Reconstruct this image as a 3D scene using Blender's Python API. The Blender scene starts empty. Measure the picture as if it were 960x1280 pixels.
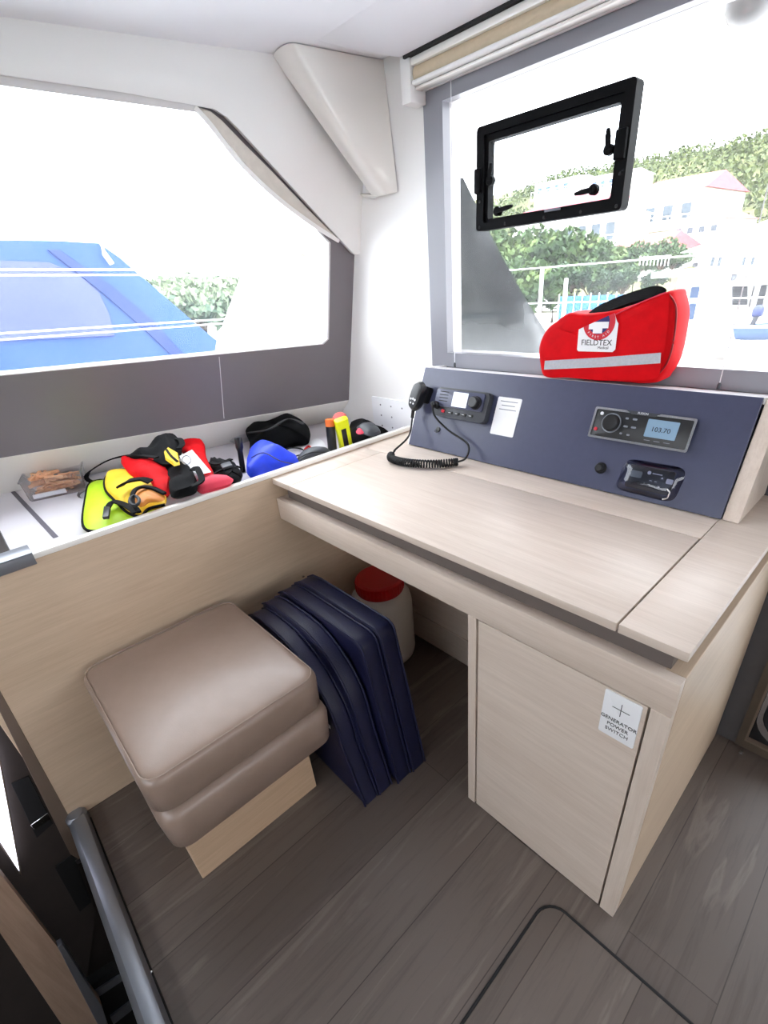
import bpy, bmesh, math, random
from mathutils import Vector, Matrix, noise
random.seed(7)
S = bpy.context.scene
COL = S.collection
V = Vector
PI = math.pi

# ------------------------------------------------------------------ camera
def rot(rx, ry, rz):
    return (Matrix.Rotation(rz, 3, 'Z') @ Matrix.Rotation(ry, 3, 'Y') @ Matrix.Rotation(rx, 3, 'X'))
CM = rot(1.06060, 0.07306, 0.80997)
CP = V((1.2560, -0.6304, 1.2417))
FPX, PPX, PPY = 601.38, 496.34, 683.42
cam = bpy.data.cameras.new('camera')
cam.sensor_fit = 'VERTICAL'
cam.sensor_height = 36
cam.lens = FPX * 36 / 1280
cam.shift_x = (480 - PPX) / 1280
cam.shift_y = (PPY - 640) / 1280
cam.clip_start = 0.02
cam.clip_end = 500
camo = bpy.data.objects.new('camera', cam)
COL.objects.link(camo)
camo.matrix_world = Matrix.Translation(CP) @ CM.to_4x4()
S.camera = camo

# measuring helpers: where the sight line through a photo point meets a real plane
def ray(u, v): return CM @ V(((u - PPX) / FPX, -(v - PPY) / FPX, -1.0))
def onp(u, v, n, d):
    r = ray(u, v); n = V(n)
    return CP + r * ((d - n.dot(CP)) / n.dot(r))
def ox(u, v, x): return onp(u, v, (1, 0, 0), x)
def oy(u, v, y): return onp(u, v, (0, 1, 0), y)
def oz(u, v, z): return onp(u, v, (0, 0, 1), z)

# ------------------------------------------------------------------ materials
def lin(c):
    return tuple(((x / 255) / 12.92 if x / 255 <= 0.04045 else ((x / 255 + 0.055) / 1.055) ** 2.4) for x in c)
def newmat(name):
    m = bpy.data.materials.new(name); m.use_nodes = True
    nt = m.node_tree
    return m, nt, nt.nodes['Principled BSDF']
def coords(nt, scale=(1, 1, 1)):
    tc = nt.nodes.new('ShaderNodeTexCoord'); mp = nt.nodes.new('ShaderNodeMapping')
    mp.inputs['Scale'].default_value = scale
    nt.links.new(tc.outputs['Object'], mp.inputs['Vector'])
    return mp.outputs['Vector']
def noise_tex(nt, vec, scale, detail=4, rough=.55):
    n = nt.nodes.new('ShaderNodeTexNoise')
    n.inputs['Scale'].default_value = scale; n.inputs['Detail'].default_value = detail
    n.inputs['Roughness'].default_value = rough
    nt.links.new(vec, n.inputs['Vector'])
    return n
def ramp(nt, fac, stops):
    r = nt.nodes.new('ShaderNodeValToRGB')
    e = r.color_ramp.elements
    while len(e) < len(stops): e.new(.5)
    for i, (p, c) in enumerate(stops):
        e[i].position = p; e[i].color = (*c, 1)
    nt.links.new(fac, r.inputs['Fac'])
    return r.outputs['Color']
def bump(nt, bsdf, h, strength=.2, dist=.002):
    b = nt.nodes.new('ShaderNodeBump'); b.inputs['Strength'].default_value = strength
    b.inputs['Distance'].default_value = dist
    nt.links.new(h, b.inputs['Height']); nt.links.new(b.outputs['Normal'], bsdf.inputs['Normal'])
def mat(name, col, rough=.5, metal=0., var=.06, vscale=18, bstr=0., bscale=300, spec=.5, coat=0., sheen=0., emit=None, estr=1.):
    m, nt, b = newmat(name)
    c = lin(col)
    vec = coords(nt)
    n = noise_tex(nt, vec, vscale)
    lo = tuple(max(0, x * (1 - var)) for x in c); hi = tuple(min(1, x * (1 + var)) for x in c)
    nt.links.new(ramp(nt, n.outputs['Fac'], [(.3, lo), (.7, hi)]), b.inputs['Base Color'])
    b.inputs['Roughness'].default_value = rough; b.inputs['Metallic'].default_value = metal
    b.inputs['Specular IOR Level'].default_value = spec
    b.inputs['Coat Weight'].default_value = coat
    b.inputs['Sheen Weight'].default_value = sheen
    if bstr:
        n2 = noise_tex(nt, vec, bscale, 2)
        bump(nt, b, n2.outputs['Fac'], bstr)
    if emit:
        b.inputs['Emission Color'].default_value = (*lin(emit), 1); b.inputs['Emission Strength'].default_value = estr
    return m
def oak(name, axis, base=(220, 204, 190), dark=(206, 187, 171), rough=.4):
    m, nt, b = newmat(name)
    sc = [26, 26, 26]; sc[axis] = 1.6
    n1 = noise_tex(nt, coords(nt, sc), 3.2, 6, .62)
    sc2 = [3, 3, 3]; sc2[axis] = 1
    n2 = noise_tex(nt, coords(nt, sc2), 1.7, 3)
    sc3 = [150, 150, 150]; sc3[axis] = 4
    n3 = noise_tex(nt, coords(nt, sc3), 3, 2)
    mx = nt.nodes.new('ShaderNodeMix'); mx.data_type = 'FLOAT'; mx.inputs['Factor'].default_value = .5
    nt.links.new(n1.outputs['Fac'], mx.inputs[2]); nt.links.new(n2.outputs['Fac'], mx.inputs[3])
    col = ramp(nt, mx.outputs[0], [(.28, lin(dark)), (.52, lin(base)), (.68, lin(tuple(min(255, x + 9) for x in base)))])
    mm = nt.nodes.new('ShaderNodeMix'); mm.data_type = 'RGBA'; mm.blend_type = 'MULTIPLY'; mm.inputs['Factor'].default_value = .22
    nt.links.new(col, mm.inputs[6])
    nt.links.new(ramp(nt, n3.outputs['Fac'], [(.3, (.72, .7, .68)), (.6, (1, 1, 1))]), mm.inputs[7])
    nt.links.new(mm.outputs[2], b.inputs['Base Color'])
    b.inputs['Roughness'].default_value = rough
    bump(nt, b, n3.outputs['Fac'], .12, .001)
    return m
def floor_mat():
    m, nt, b = newmat('grey_brown_plank_floor')
    tc = nt.nodes.new('ShaderNodeTexCoord'); sp = nt.nodes.new('ShaderNodeSeparateXYZ'); cb = nt.nodes.new('ShaderNodeCombineXYZ')
    nt.links.new(tc.outputs['Object'], sp.inputs[0])
    nt.links.new(sp.outputs['Y'], cb.inputs['X']); nt.links.new(sp.outputs['X'], cb.inputs['Y'])
    br = nt.nodes.new('ShaderNodeTexBrick')
    br.inputs['Scale'].default_value = 1; br.inputs['Brick Width'].default_value = 5.2
    br.inputs['Row Height'].default_value = .168; br.inputs['Mortar Size'].default_value = .0012
    br.inputs['Mortar Smooth'].default_value = .3
    br.inputs['Color1'].default_value = (*lin((90, 79, 73)), 1); br.inputs['Color2'].default_value = (*lin((106, 95, 88)), 1)
    br.inputs['Mortar'].default_value = (*lin((66, 57, 52)), 1)
    nt.links.new(cb.outputs[0], br.inputs['Vector'])
    mp = nt.nodes.new('ShaderNodeMapping'); mp.inputs['Scale'].default_value = (22, 1.3, 1)
    nt.links.new(tc.outputs['Object'], mp.inputs['Vector'])
    n1 = noise_tex(nt, mp.outputs[0], 2.4, 7, .68)
    n1.inputs['Distortion'].default_value = .7
    mp2 = nt.nodes.new('ShaderNodeMapping'); mp2.inputs['Scale'].default_value = (7, .55, 1)
    nt.links.new(tc.outputs['Object'], mp2.inputs['Vector'])
    n2 = noise_tex(nt, mp2.outputs[0], 2.2, 5, .6); n2.inputs['Distortion'].default_value = 1.4
    mm = nt.nodes.new('ShaderNodeMix'); mm.data_type = 'RGBA'; mm.blend_type = 'MULTIPLY'; mm.inputs['Factor'].default_value = .75
    nt.links.new(br.outputs['Color'], mm.inputs[6])
    nt.links.new(ramp(nt, n1.outputs['Fac'], [(.3, (.62, .6, .58)), (.5, (1, 1, 1)), (.72, (1.0, .98, .96))]), mm.inputs[7])
    m2 = nt.nodes.new('ShaderNodeMix'); m2.data_type = 'RGBA'; m2.blend_type = 'MIX'
    nt.links.new(ramp(nt, n2.outputs['Fac'], [(.58, (0, 0, 0)), (.66, (.16, .16, .16)), (.74, (.05, .05, .05))]), m2.inputs['Factor'])
    nt.links.new(mm.outputs[2], m2.inputs[6]); m2.inputs[7].default_value = (*lin((172, 160, 150)), 1)
    nt.links.new(m2.outputs[2], b.inputs['Base Color'])
    b.inputs['Roughness'].default_value = .42
    bump(nt, b, n1.outputs['Fac'], .15, .001)
    return m
def glass_mat(name, tint=(1, 1, 1), refl=.06, rough=0.0, haze=0.0):
    m = bpy.data.materials.new(name); m.use_nodes = True; nt = m.node_tree
    nt.nodes.clear()
    out = nt.nodes.new('ShaderNodeOutputMaterial'); t = nt.nodes.new('ShaderNodeBsdfTransparent'); g = nt.nodes.new('ShaderNodeBsdfGlossy')
    t.inputs[0].default_value = (*tint, 1); g.inputs['Roughness'].default_value = rough
    mx = nt.nodes.new('ShaderNodeMixShader')
    lw = nt.nodes.new('ShaderNodeLayerWeight'); lw.inputs['Blend'].default_value = refl
    nt.links.new(lw.outputs['Fresnel'], mx.inputs[0]); nt.links.new(t.outputs[0], mx.inputs[1]); nt.links.new(g.outputs[0], mx.inputs[2])
    last = mx.outputs[0]
    if haze:
        d = nt.nodes.new('ShaderNodeBsdfTranslucent'); d.inputs[0].default_value = (.95, .96, 1, 1)
        m2 = nt.nodes.new('ShaderNodeMixShader')
        tc = coords(nt); n = noise_tex(nt, tc, 3, 3)
        rp = ramp(nt, n.outputs['Fac'], [(.3, (haze * .7,) * 3), (.7, (haze * 1.3,) * 3)])
        nt.links.new(rp, m2.inputs[0]); nt.links.new(last, m2.inputs[1]); nt.links.new(d.outputs[0], m2.inputs[2])
        last = m2.outputs[0]
    nt.links.new(last, out.inputs[0])
    return m
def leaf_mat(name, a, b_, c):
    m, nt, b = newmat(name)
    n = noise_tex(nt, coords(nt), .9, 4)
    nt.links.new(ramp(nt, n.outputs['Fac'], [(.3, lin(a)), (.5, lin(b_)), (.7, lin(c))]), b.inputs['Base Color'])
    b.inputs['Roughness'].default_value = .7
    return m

M = {}
M['oak_x'] = oak('pale_oak_along_desk', 0)
M['oak_y'] = oak('pale_oak_along_wall', 1, (208, 184, 158), (194, 168, 142))
M['oak_z'] = oak('pale_oak_upright', 2)
M['oak_warm'] = oak('warm_oak_stool_base', 1, (212, 182, 152), (196, 164, 132))
M['oak_end'] = oak('pale_oak_edge', 0, (200, 184, 168), (176, 156, 140))
M['floor'] = floor_mat()
M['post_wood'] = oak('brown_oak_post', 2, (172, 144, 124), (146, 119, 101))
M['white'] = mat('white_gelcoat', (244, 242, 239), .35, var=.01, vscale=3, coat=.15)
M['cream'] = mat('cream_gelcoat', (247, 243, 236), .22, var=.01, vscale=3, coat=.4)
M['ceil'] = mat('ceiling_liner', (242, 242, 246), .75, var=.015, vscale=4, bstr=.05, bscale=600)
M['frit'] = mat('grey_window_border', (118, 112, 116), .38, var=.02, vscale=6)
M['frit2'] = mat('grey_glass_border', (140, 140, 147), .3, var=.02, vscale=6)
M['reveal'] = mat('pale_window_edge', (225, 222, 222), .25, var=.03, vscale=8)
M['slate'] = mat('slate_blue_laminate', (64, 67, 92), .34, var=.04, vscale=60, bstr=.06, bscale=900)
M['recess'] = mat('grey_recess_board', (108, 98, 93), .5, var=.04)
M['black'] = mat('black_plastic', (24, 24, 27), .38, var=.08, vscale=40)
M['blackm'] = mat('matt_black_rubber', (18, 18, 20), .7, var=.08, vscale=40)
M['hatchblack'] = mat('black_hatch_frame', (9, 9, 11), .6, var=.1, spec=.1, vscale=30)
M['blackcloth'] = mat('black_cloth', (11, 11, 13), .92, var=.25, vscale=60, bstr=.35, bscale=300, spec=.2)
M['grey_dark'] = mat('dark_grey_plastic', (58, 60, 66), .45, var=.06)
M['chrome'] = mat('chrome', (215, 215, 218), .14, 1., var=.02)
M['alu'] = mat('grey_aluminium', (146, 150, 158), .36, .75, var=.03, vscale=8)
M['taupe'] = mat('taupe_leather', (152, 131, 118), .30, var=.035, vscale=30, bstr=.12, bscale=500)
M['stitch'] = mat('taupe_thread', (166, 146, 132), .6, var=.05)
M['navy'] = mat('navy_canvas', (11, 14, 50), .5, var=.12, vscale=25, bstr=.25, bscale=300)
M['navy_pipe'] = mat('navy_piping', (16, 19, 54), .55, var=.08)
M['jug'] = mat('translucent_white_jug', (214, 206, 196), .4, var=.03, vscale=6)
M['redcap'] = mat('red_jug_cap', (196, 14, 18), .4, var=.05)
M['red'] = mat('red_nylon', (208, 6, 18), .7, var=.1, vscale=25, bstr=.2, bscale=350, spec=.12)
M['red_dark'] = mat('red_piping', (150, 10, 22), .6, var=.1)
M['pink'] = mat('pale_red_webbing', (226, 60, 84), .7, var=.08)
M['yellow'] = mat('yellow_nylon', (240, 196, 12), .6, var=.1, vscale=30, bstr=.2, bscale=350)
M['orange'] = mat('orange_lining', (208, 124, 16), .6, var=.1)
M['lime'] = mat('lime_hi_vis_cloth', (196, 240, 10), .55, var=.05, vscale=30, bstr=.15)
M['flare_y'] = mat('yellow_flare_plastic', (240, 246, 14), .4, var=.04)
M['flare_o'] = mat('orange_flare_cap', (238, 116, 44), .5, var=.05)
M['coral'] = mat('coral_cap', (224, 84, 76), .45, var=.05)
M['bluebag'] = mat('royal_blue_nylon', (18, 60, 222), .5, var=.12, vscale=30, bstr=.2, bscale=250)
M['paper'] = mat('white_paper', (240, 240, 242), .7, var=.02)
M['silver'] = mat('silver_reflective_tape', (196, 198, 206), .35, .35, var=.07, vscale=200)
M['wood_peg'] = mat('clothes_peg_wood', (238, 184, 144), .6, var=.15, vscale=30)
M['steel'] = mat('steel_wire', (150, 150, 152), .35, .9)
M['lcd'] = mat('grey_blue_lcd', (120, 146, 168), .3, var=.02, emit=(120, 150, 175), estr=.22)
M['lcd_white'] = mat('pale_lcd', (222, 228, 236), .3, var=.02, emit=(222, 228, 236), estr=.35)
M['lcd_grey'] = mat('small_grey_lcd', (136, 142, 140), .3, var=.02)
M['ink'] = mat('black_ink', (22, 22, 26), .7, var=.02)
M['inkgrey'] = mat('grey_ink', (120, 122, 132), .7, var=.02)
M['print'] = mat('white_print', (225, 226, 230), .6, var=.02)
M['logo_blue'] = mat('navy_print', (38, 44, 110), .6, var=.03)
M['logo_red'] = mat('red_print', (206, 34, 52), .6, var=.03)
M['beige'] = mat('beige_blind_fabric', (206, 188, 160), .85, var=.04, vscale=60)
M['blind'] = mat('off_white_blind_fabric', (214, 206, 196), .85, var=.05, vscale=50)
M['shelf'] = mat('white_laminate_shelf', (226, 222, 228), .3, var=.02, vscale=5)
M['strip'] = mat('grey_joint_strip', (98, 94, 104), .5)
M['dark'] = mat('dark_stairwell', (54, 46, 43), .6, var=.1)
M['darkwall'] = mat('dark_grey_bulkhead', (84, 82, 84), .5, var=.06)
M['bronze'] = mat('brown_door_frame', (88, 78, 68), .45, .2, var=.06)
M['jamb'] = mat('brown_jamb', (112, 96, 84), .5, var=.05)
M['glass'] = glass_mat('window_glass', (.98, .99, 1), .05, haze=.02)
M['glass_side'] = glass_mat('side_window_glass', (.97, .985, 1), .05, haze=.02)
M['acrylic'] = glass_mat('hatch_acrylic', (.97, .98, 1), .06)
M['clearbox'] = glass_mat('clear_plastic_box', (.98, .98, .99), .12, .05, haze=.16)
M['clearbag'] = glass_mat('clear_plastic_bag', (.93, .94, .96), .25, .1, haze=.12)
M['cover'] = glass_mat('clear_vinyl_cover', (.72, .74, .86), .35, .05)
M['tinted'] = glass_mat('tinted_door_glass', (.62, .63, .64), .1)
M['port'] = mat('lit_port_pane', (235, 236, 228), .2, var=.03, emit=(240, 240, 230), estr=1.6)
M['hullglow'] = mat('self_lit_hull_window', (240, 240, 255), .2, var=.01, emit=(240, 240, 255), estr=3.)

# ------------------------------------------------------------------ mesh helpers
def wm(o):
    m = o.matrix_basis.copy()
    while o.parent:
        o = o.parent; m = o.matrix_basis @ m
    return m
def obj(name, bm, m, parent=None, local=False, smooth=35):
    me = bpy.data.meshes.new(name)
    if parent is not None and not local:
        bm.transform(wm(parent).inverted())
    bmesh.ops.recalc_face_normals(bm, faces=bm.faces)
    bm.to_mesh(me); bm.free()
    for p in me.polygons: p.use_smooth = True
    me.set_sharp_from_angle(angle=math.radians(smooth))
    me.materials.append(M[m] if isinstance(m, str) else m)
    o = bpy.data.objects.new(name, me); COL.objects.link(o)
    if parent is not None: o.parent = parent
    return o
def tag(o, label=None, cat=None, group=None, kind=None):
    if label: o['label'] = label
    if cat: o['category'] = cat
    if group: o['group'] = group
    if kind: o['kind'] = kind
    return o
def thing(name, label, cat, loc=(0, 0, 0), group=None, kind=None, mtx=None):
    o = bpy.data.objects.new(name, None); COL.objects.link(o)
    o.empty_display_size = .05
    if mtx is not None: o.matrix_basis = mtx
    else: o.location = loc
    return tag(o, label, cat, group, kind)
def struct(name, bm, m, parent=None, label=None):
    o = obj(name, bm, m, parent)
    if parent is None: o['kind'] = 'structure'
    if label: o['label'] = label
    return o
def B(): return bmesh.new()
def merge(dst, src, mtx=None):
    me = bpy.data.meshes.new('t'); 
    if mtx is not None: src.transform(mtx)
    src.to_mesh(me); src.free(); dst.from_mesh(me); bpy.data.meshes.remove(me)
    return dst
def box(lo, hi, bev=0., seg=2, bm=None):
    b = B(); r = bmesh.ops.create_cube(b, size=1)
    lo, hi = V(lo), V(hi)
    for v in b.verts: v.co = V([(lo[i] + hi[i]) / 2 + v.co[i] * (hi[i] - lo[i]) for i in range(3)])
    if bev: bmesh.ops.bevel(b, geom=b.edges[:], offset=bev, segments=seg, affect='EDGES', profile=.5)
    return merge(bm, b) if bm is not None else b
def prism(pts, vec, bev=0., seg=2, bm=None):
    b = B(); vec = V(vec)
    a = [b.verts.new(V(p)) for p in pts]; c = [b.verts.new(V(p) + vec) for p in pts]
    n = len(pts)
    b.faces.new(a); b.faces.new(c[::-1])
    for i in range(n): b.faces.new((a[i], c[i], c[(i + 1) % n], a[(i + 1) % n]))
    if bev: bmesh.ops.bevel(b, geom=b.edges[:], offset=bev, segments=seg, affect='EDGES', profile=.5)
    return merge(bm, b) if bm is not None else b
def frame_prism(outer, inner, vec, bm=None):
    """plate with a hole; outer and inner have the same number of points"""
    b = B(); vec = V(vec); n = len(outer)
    a = [b.verts.new(V(p)) for p in outer]; c = [b.verts.new(V(p)) for p in inner]
    a2 = [b.verts.new(V(p) + vec) for p in outer]; c2 = [b.verts.new(V(p) + vec) for p in inner]
    for i in range(n):
        j = (i + 1) % n
        b.faces.new((a[i], a[j], c[j], c[i])); b.faces.new((a2[j], a2[i], c2[i], c2[j]))
        b.faces.new((a[j], a[i], a2[i], a2[j])); b.faces.new((c[i], c[j], c2[j], c2[i]))
    return merge(bm, b) if bm is not None else b
def crom(pts, per=8, closed=False):
    pts = [V(p) for p in pts]; n = len(pts); out = []
    rng = range(n) if closed else range(n - 1)
    for i in rng:
        if closed: p0, p1, p2, p3 = pts[i - 1], pts[i], pts[(i + 1) % n], pts[(i + 2) % n]
        else: p0, p1, p2, p3 = pts[max(i - 1, 0)], pts[i], pts[i + 1], pts[min(i + 2, n - 1)]
        for k in range(per):
            t = k / per
            out.append(.5 * ((2 * p1) + (p2 - p0) * t + (2 * p0 - 5 * p1 + 4 * p2 - p3) * t * t + (3 * p1 - p0 - 3 * p2 + p3) * t ** 3))
    if not closed: out.append(pts[-1])
    return out
def sweep(path, prof, bm=None, closed=False, up=(0, 0, 1), cap=True):
    """prof: 2D points (side, up) carried along the path"""
    b = B(); path = [V(p) for p in path]; n = len(path); up = V(up); rings = []
    for i, p in enumerate(path):
        if closed: t = path[(i + 1) % n] - path[i - 1]
        else: t = path[min(i + 1, n - 1)] - path[max(i - 1, 0)]
        t.normalize()
        s = t.cross(up)
        if s.length < 1e-4: s = t.cross(V((1, 0, 0)) if abs(t.x) < .9 else V((0, 1, 0)))
        s.normalize(); w = s.cross(t)
        rings.append([b.verts.new(p + s * q[0] + w * q[1]) for q in prof])
    m = len(prof)
    for i in range(n if closed else n - 1):
        r0, r1 = rings[i], rings[(i + 1) % n]
        for j in range(m): b.faces.new((r0[j], r0[(j + 1) % m], r1[(j + 1) % m], r1[j]))
    if cap and not closed:
        b.faces.new(rings[0]); b.faces.new(rings[-1][::-1])
    return merge(bm, b) if bm is not None else b
def circ(r, n=8): return [(r * math.cos(2 * PI * i / n), r * math.sin(2 * PI * i / n)) for i in range(n)]
def tube(path, r, n=8, bm=None, closed=False, up=(0, 0, 1)): return sweep(path, circ(r, n), bm, closed, up)
def strap(path, w, t, bm=None, up=(0, 0, 1), closed=False):
    return sweep(path, [(-w / 2, -t / 2), (w / 2, -t / 2), (w / 2, t / 2), (-w / 2, t / 2)], bm, closed, up)
def lathe(prof, c=(0, 0, 0), n=28, bm=None, axis=None):
    b = B(); rings = []
    for r, z in prof:
        if r < 1e-5: rings.append([b.verts.new((0, 0, z))])
        else: rings.append([b.verts.new((r * math.cos(2 * PI * i / n), r * math.sin(2 * PI * i / n), z)) for i in range(n)])
    for a, c2 in zip(rings, rings[1:]):
        for i in range(n):
            j = (i + 1) % n
            if len(a) == 1 and len(c2) == 1: continue
            if len(a) == 1: b.faces.new((a[0], c2[j], c2[i]))
            elif len(c2) == 1: b.faces.new((a[i], a[j], c2[0]))
            else: b.faces.new((a[i], a[j], c2[j], c2[i]))
    m = Matrix.Translation(V(c))
    if axis is not None: m = m @ V((0, 0, 1)).rotation_difference(V(axis)).to_matrix().to_4x4()
    b.transform(m)
    return merge(bm, b) if bm is not None else b
def bag(outline, vec, bulge=.02, rings=7, pow_=2.2, wob=.0, freq=14, seed=0, back=.35, per=5, bm=None, smooth=True):
    """a soft flat thing: closed outline, thickness along vec, domed on the vec side"""
    pts = crom(outline, per, True) if smooth else [V(p) for p in outline]
    vec = V(vec); L = vec.length; nv = vec.normalized()
    c = sum(pts, V()) / len(pts); b = B()
    def shell(sign, amount):
        rs = []
        for k in range(rings):
            s = 1 - (k / rings)
            row = []
            for p in pts:
                q = c + (p - c) * s
                h = (1 - s ** pow_) * amount + (.5 * L if sign > 0 else -.5 * L) * min(1, k / 1.0)
                if wob and k: h += wob * noise.noise(q * freq + V((seed, seed * 1.7, 0)))
                row.append(q + nv * (h if sign > 0 else h if h < 0 else -h))
            rs.append(row)
        return rs, c + nv * ((amount + .5 * L) if sign > 0 else -(amount + .5 * L))
    up, uc = shell(1, bulge)
    dn = [[p for p in up[0]]]
    for k in range(1, rings):
        s = 1 - k / rings
        dn.append([c + (p - c) * s - nv * (.5 * L + back * bulge * (1 - s ** pow_)) for p in pts])
    dc = c - nv * (.5 * L + back * bulge)
    def build(rs, cc, flip, first=None):
        vs = [first if first else [b.verts.new(p) for p in rs[0]]]
        for r in rs[1:]: vs.append([b.verts.new(p) for p in r])
        n = len(pts)
        for a, d in zip(vs, vs[1:]):
            for i in range(n):
                j = (i + 1) % n
                b.faces.new((a[i], a[j], d[j], d[i]) if not flip else (a[j], a[i], d[i], d[j]))
        cv = b.verts.new(cc)
        for i in range(n):
            j = (i + 1) % n
            b.faces.new((vs[-1][i], vs[-1][j], cv) if not flip else (vs[-1][j], vs[-1][i], cv))
        return vs[0]
    f = build(up, uc, False); build(dn, dc, True, f)
    return merge(bm, b) if bm is not None else b
def rrect(w, h, r, n=5, cx=0, cy=0):
    out = []
    for (sx, sy, a0) in ((1, 1, 0), (-1, 1, 90), (-1, -1, 180), (1, -1, 270)):
        for k in range(n + 1):
            a = math.radians(a0 + 90 * k / n)
            out.append((cx + sx * (w / 2 - r) + r * math.cos(a), cy + sy * (h / 2 - r) + r * math.sin(a)))
    return out
def plate(w, h, r, z0, z1, cx=0, cy=0, bev=0., n=5, bm=None):
    """rounded rectangle slab in local x, y, from z0 to z1"""
    return prism([(x, y, z0) for x, y in rrect(w, h, r, n, cx, cy)], (0, 0, z1 - z0), bev, 2, bm)
def text(body, size, x, y, z, depth=.0004, align='CENTER', sx=1.0):
    """letters as a mesh lying in local x, y"""
    cu = bpy.data.curves.new('lettering', 'FONT'); cu.body = body; cu.size = size; cu.extrude = depth / 2
    cu.align_x = align; cu.align_y = 'CENTER'; cu.resolution_u = 3
    o = bpy.data.objects.new('lettering', cu); COL.objects.link(o)
    dg = bpy.context.evaluated_depsgraph_get()
    me = bpy.data.meshes.new_from_object(o.evaluated_get(dg))
    bpy.data.objects.remove(o); bpy.data.curves.remove(cu)
    b = B(); b.from_mesh(me); bpy.data.meshes.remove(me)
    b.transform(Matrix.Translation((x, y, z + depth / 2)) @ Matrix.Diagonal((sx, 1, 1, 1)))
    return b
def copy_thing(root, mtx, label=None):
    r = root.copy(); COL.objects.link(r); r.matrix_basis = mtx
    if label: r['label'] = label
    for ch in list(root.children):
        c = ch.copy(); COL.objects.link(c); c.parent = r
        for g in ch.children:
            d = g.copy(); COL.objects.link(d); d.parent = c
    return r
def basis(x, y, z, loc):
    m = Matrix.Identity(4)
    for i, a in enumerate((x, y, z)):
        for k in range(3): m[k][i] = a[k]
    for k in range(3): m[k][3] = loc[k]
    return m

# ================================================================== ROOM
TH, SZ = .75, .70             # desk height, shelf height
YF = .66                      # inner face of the front wall
CZ = 1.785                    # ceiling
# --- floor (with the stairwell cut out beside the side panel)
b = B()
box((-.02, -.765, -.03), (3.6, YF + .1, 0), bm=b)
box((1.25, -3.2, -.03), (3.6, -.765, 0), bm=b)
struct('floor', b, 'floor')
struct('ceiling', prism([(-.95, -3.2, CZ), (-.16, YF + .08, CZ), (3.6, YF + .08, CZ), (3.6, -3.2, CZ)], (0, 0, .05)), 'ceil')
# ceiling dips towards the blind, a black strip stands in for the shadowed gap at its front edge
b = B()
vs = [b.verts.new(p) for p in ((-.10, .42, CZ + .002), (3.55, .42, CZ + .002), (3.55, .588, 1.742), (.040, .588, 1.742), (-.10, .588, CZ + .002), (3.55, .588, CZ + .002))]
for f in ((0, 1, 2, 3), (0, 3, 4), (3, 2, 5, 4), (1, 5, 2), (0, 4, 5, 1)): b.faces.new([vs[i] for i in f])
struct('trim_5', b, 'ceil', label='sloping front edge of the ceiling')
struct('shadow_gap_strip', box((.05, .5885, 1.736), (3.5, .64, 1.75)), 'blackm', label='black strip in place of the shadowed gap between ceiling and blind')
# --- front wall
b = B()
box((-.62, YF, 0), (.053, YF + .07, CZ), bm=b)
box((.053, YF, 1.69), (3.6, YF + .07, CZ), bm=b)
struct('wall_front', b, 'white')
b = B()
box((.053, YF, 0), (1.205, YF + .07, .968), bm=b)
box((1.93, YF, 0), (3.6, YF + .07, 1.69), bm=b)
box((1.165, YF, .968), (1.205, YF + .07, 1.69), bm=b)
struct('wall_front_lower', b, 'darkwall')
# --- front window: grey border, pale edge, glass
X1 = 1.17
w1 = thing('window_1', None, None, (.05, YF, .97), kind='structure')
ro = lambda x0, x1, z0, z1, y: [(x0, y, z0), (x1, y, z0), (x1, y, z1), (x0, y, z1)]
obj('window_border', frame_prism(ro(.053, X1, .968, 1.69, YF - .004), ro(.123, X1 - .07, 1.012, 1.645, YF - .004), (0, .03, 0)), 'frit2', w1)
obj('window_edge', frame_prism(ro(.105, X1 - .05, .99, 1.67, YF + .026), ro(.1235, X1 - .07, 1.0125, 1.6445, YF + .026), (0, .042, 0)), 'reveal', w1)
obj('pane', box((.11, YF + .060, 1.0), (X1 - .06, YF + .066, 1.65)), 'glass', w1)
# --- right wall and back wall (out of view), openings sized to set the fill light
b = B()
box((3.55, -3.2, 0), (3.6, YF, 1.15), bm=b); box((3.55, -3.2, 1.6), (3.6, YF, CZ), bm=b); box((3.55, -3.2, 1.15), (3.6, -1.6, 1.6), bm=b)
struct('wall_right', b, 'oak_y')
b = B()
box((-1.6, -3.2, -1.2), (3.6, -3.15, 1.15), bm=b); box((-1.6, -3.2, 1.15), (-.3, -3.15, CZ), bm=b); box((2.9, -3.2, 1.15), (3.6, -3.15, CZ), bm=b)
struct('wall_back', b, 'jamb')

# --- side wall: leaning inwards, converging to the corner
A_ = .2
C0 = oy(436, 500, YF); C1 = oy(443, 318, YF)
SD = V((A_, 1, 0)).normalized(); SU = (C1 - C0).normalized()
SN = SD.cross(SU).normalized()
if SN.x < 0: SN = -SN
def sp(u, v, off=0.): return onp(u, v, SN, SN.dot(C0) + off)
def spl(p, q, t): return V(p) + (V(q) - V(p)) * t
# grey border panel with the window hole
top_l, top_r = sp(-420, 45), sp(245, 133)
hole = [sp(-420, 511), sp(404, 430.5), sp(411, 424), sp(413, 303), sp(245, 131), sp(-420, 37)]
outer = [sp(-420, 643), sp(436.5, 500), sp(437, 480), C1 + SU * .02, sp(283, 90), sp(-420, 0)]
w2 = thing('window_2', None, None, C0, kind='structure')
obj('window_border', frame_prism(outer, hole, -SN * .012), 'frit', w2)
hole2 = [h - SN * .002 for h in hole]
cen = sum(hole, V()) / 6
inner2 = [h + (cen - h) * .012 for h in hole]
obj('window_edge', frame_prism([h + SN * .001 for h in hole], [h + SN * .001 for h in inner2], -SN * .03), 'reveal', w2)
pane = [h + (h - cen) * .01 - SN * .022 for h in hole]
obj('pane', prism(pane, -SN * .005), 'glass_side', w2)
seam = B()
strap([sp(274, 446, .0006), sp(280, 523, .0006)], .0022, .0012, seam, up=SN)
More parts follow.
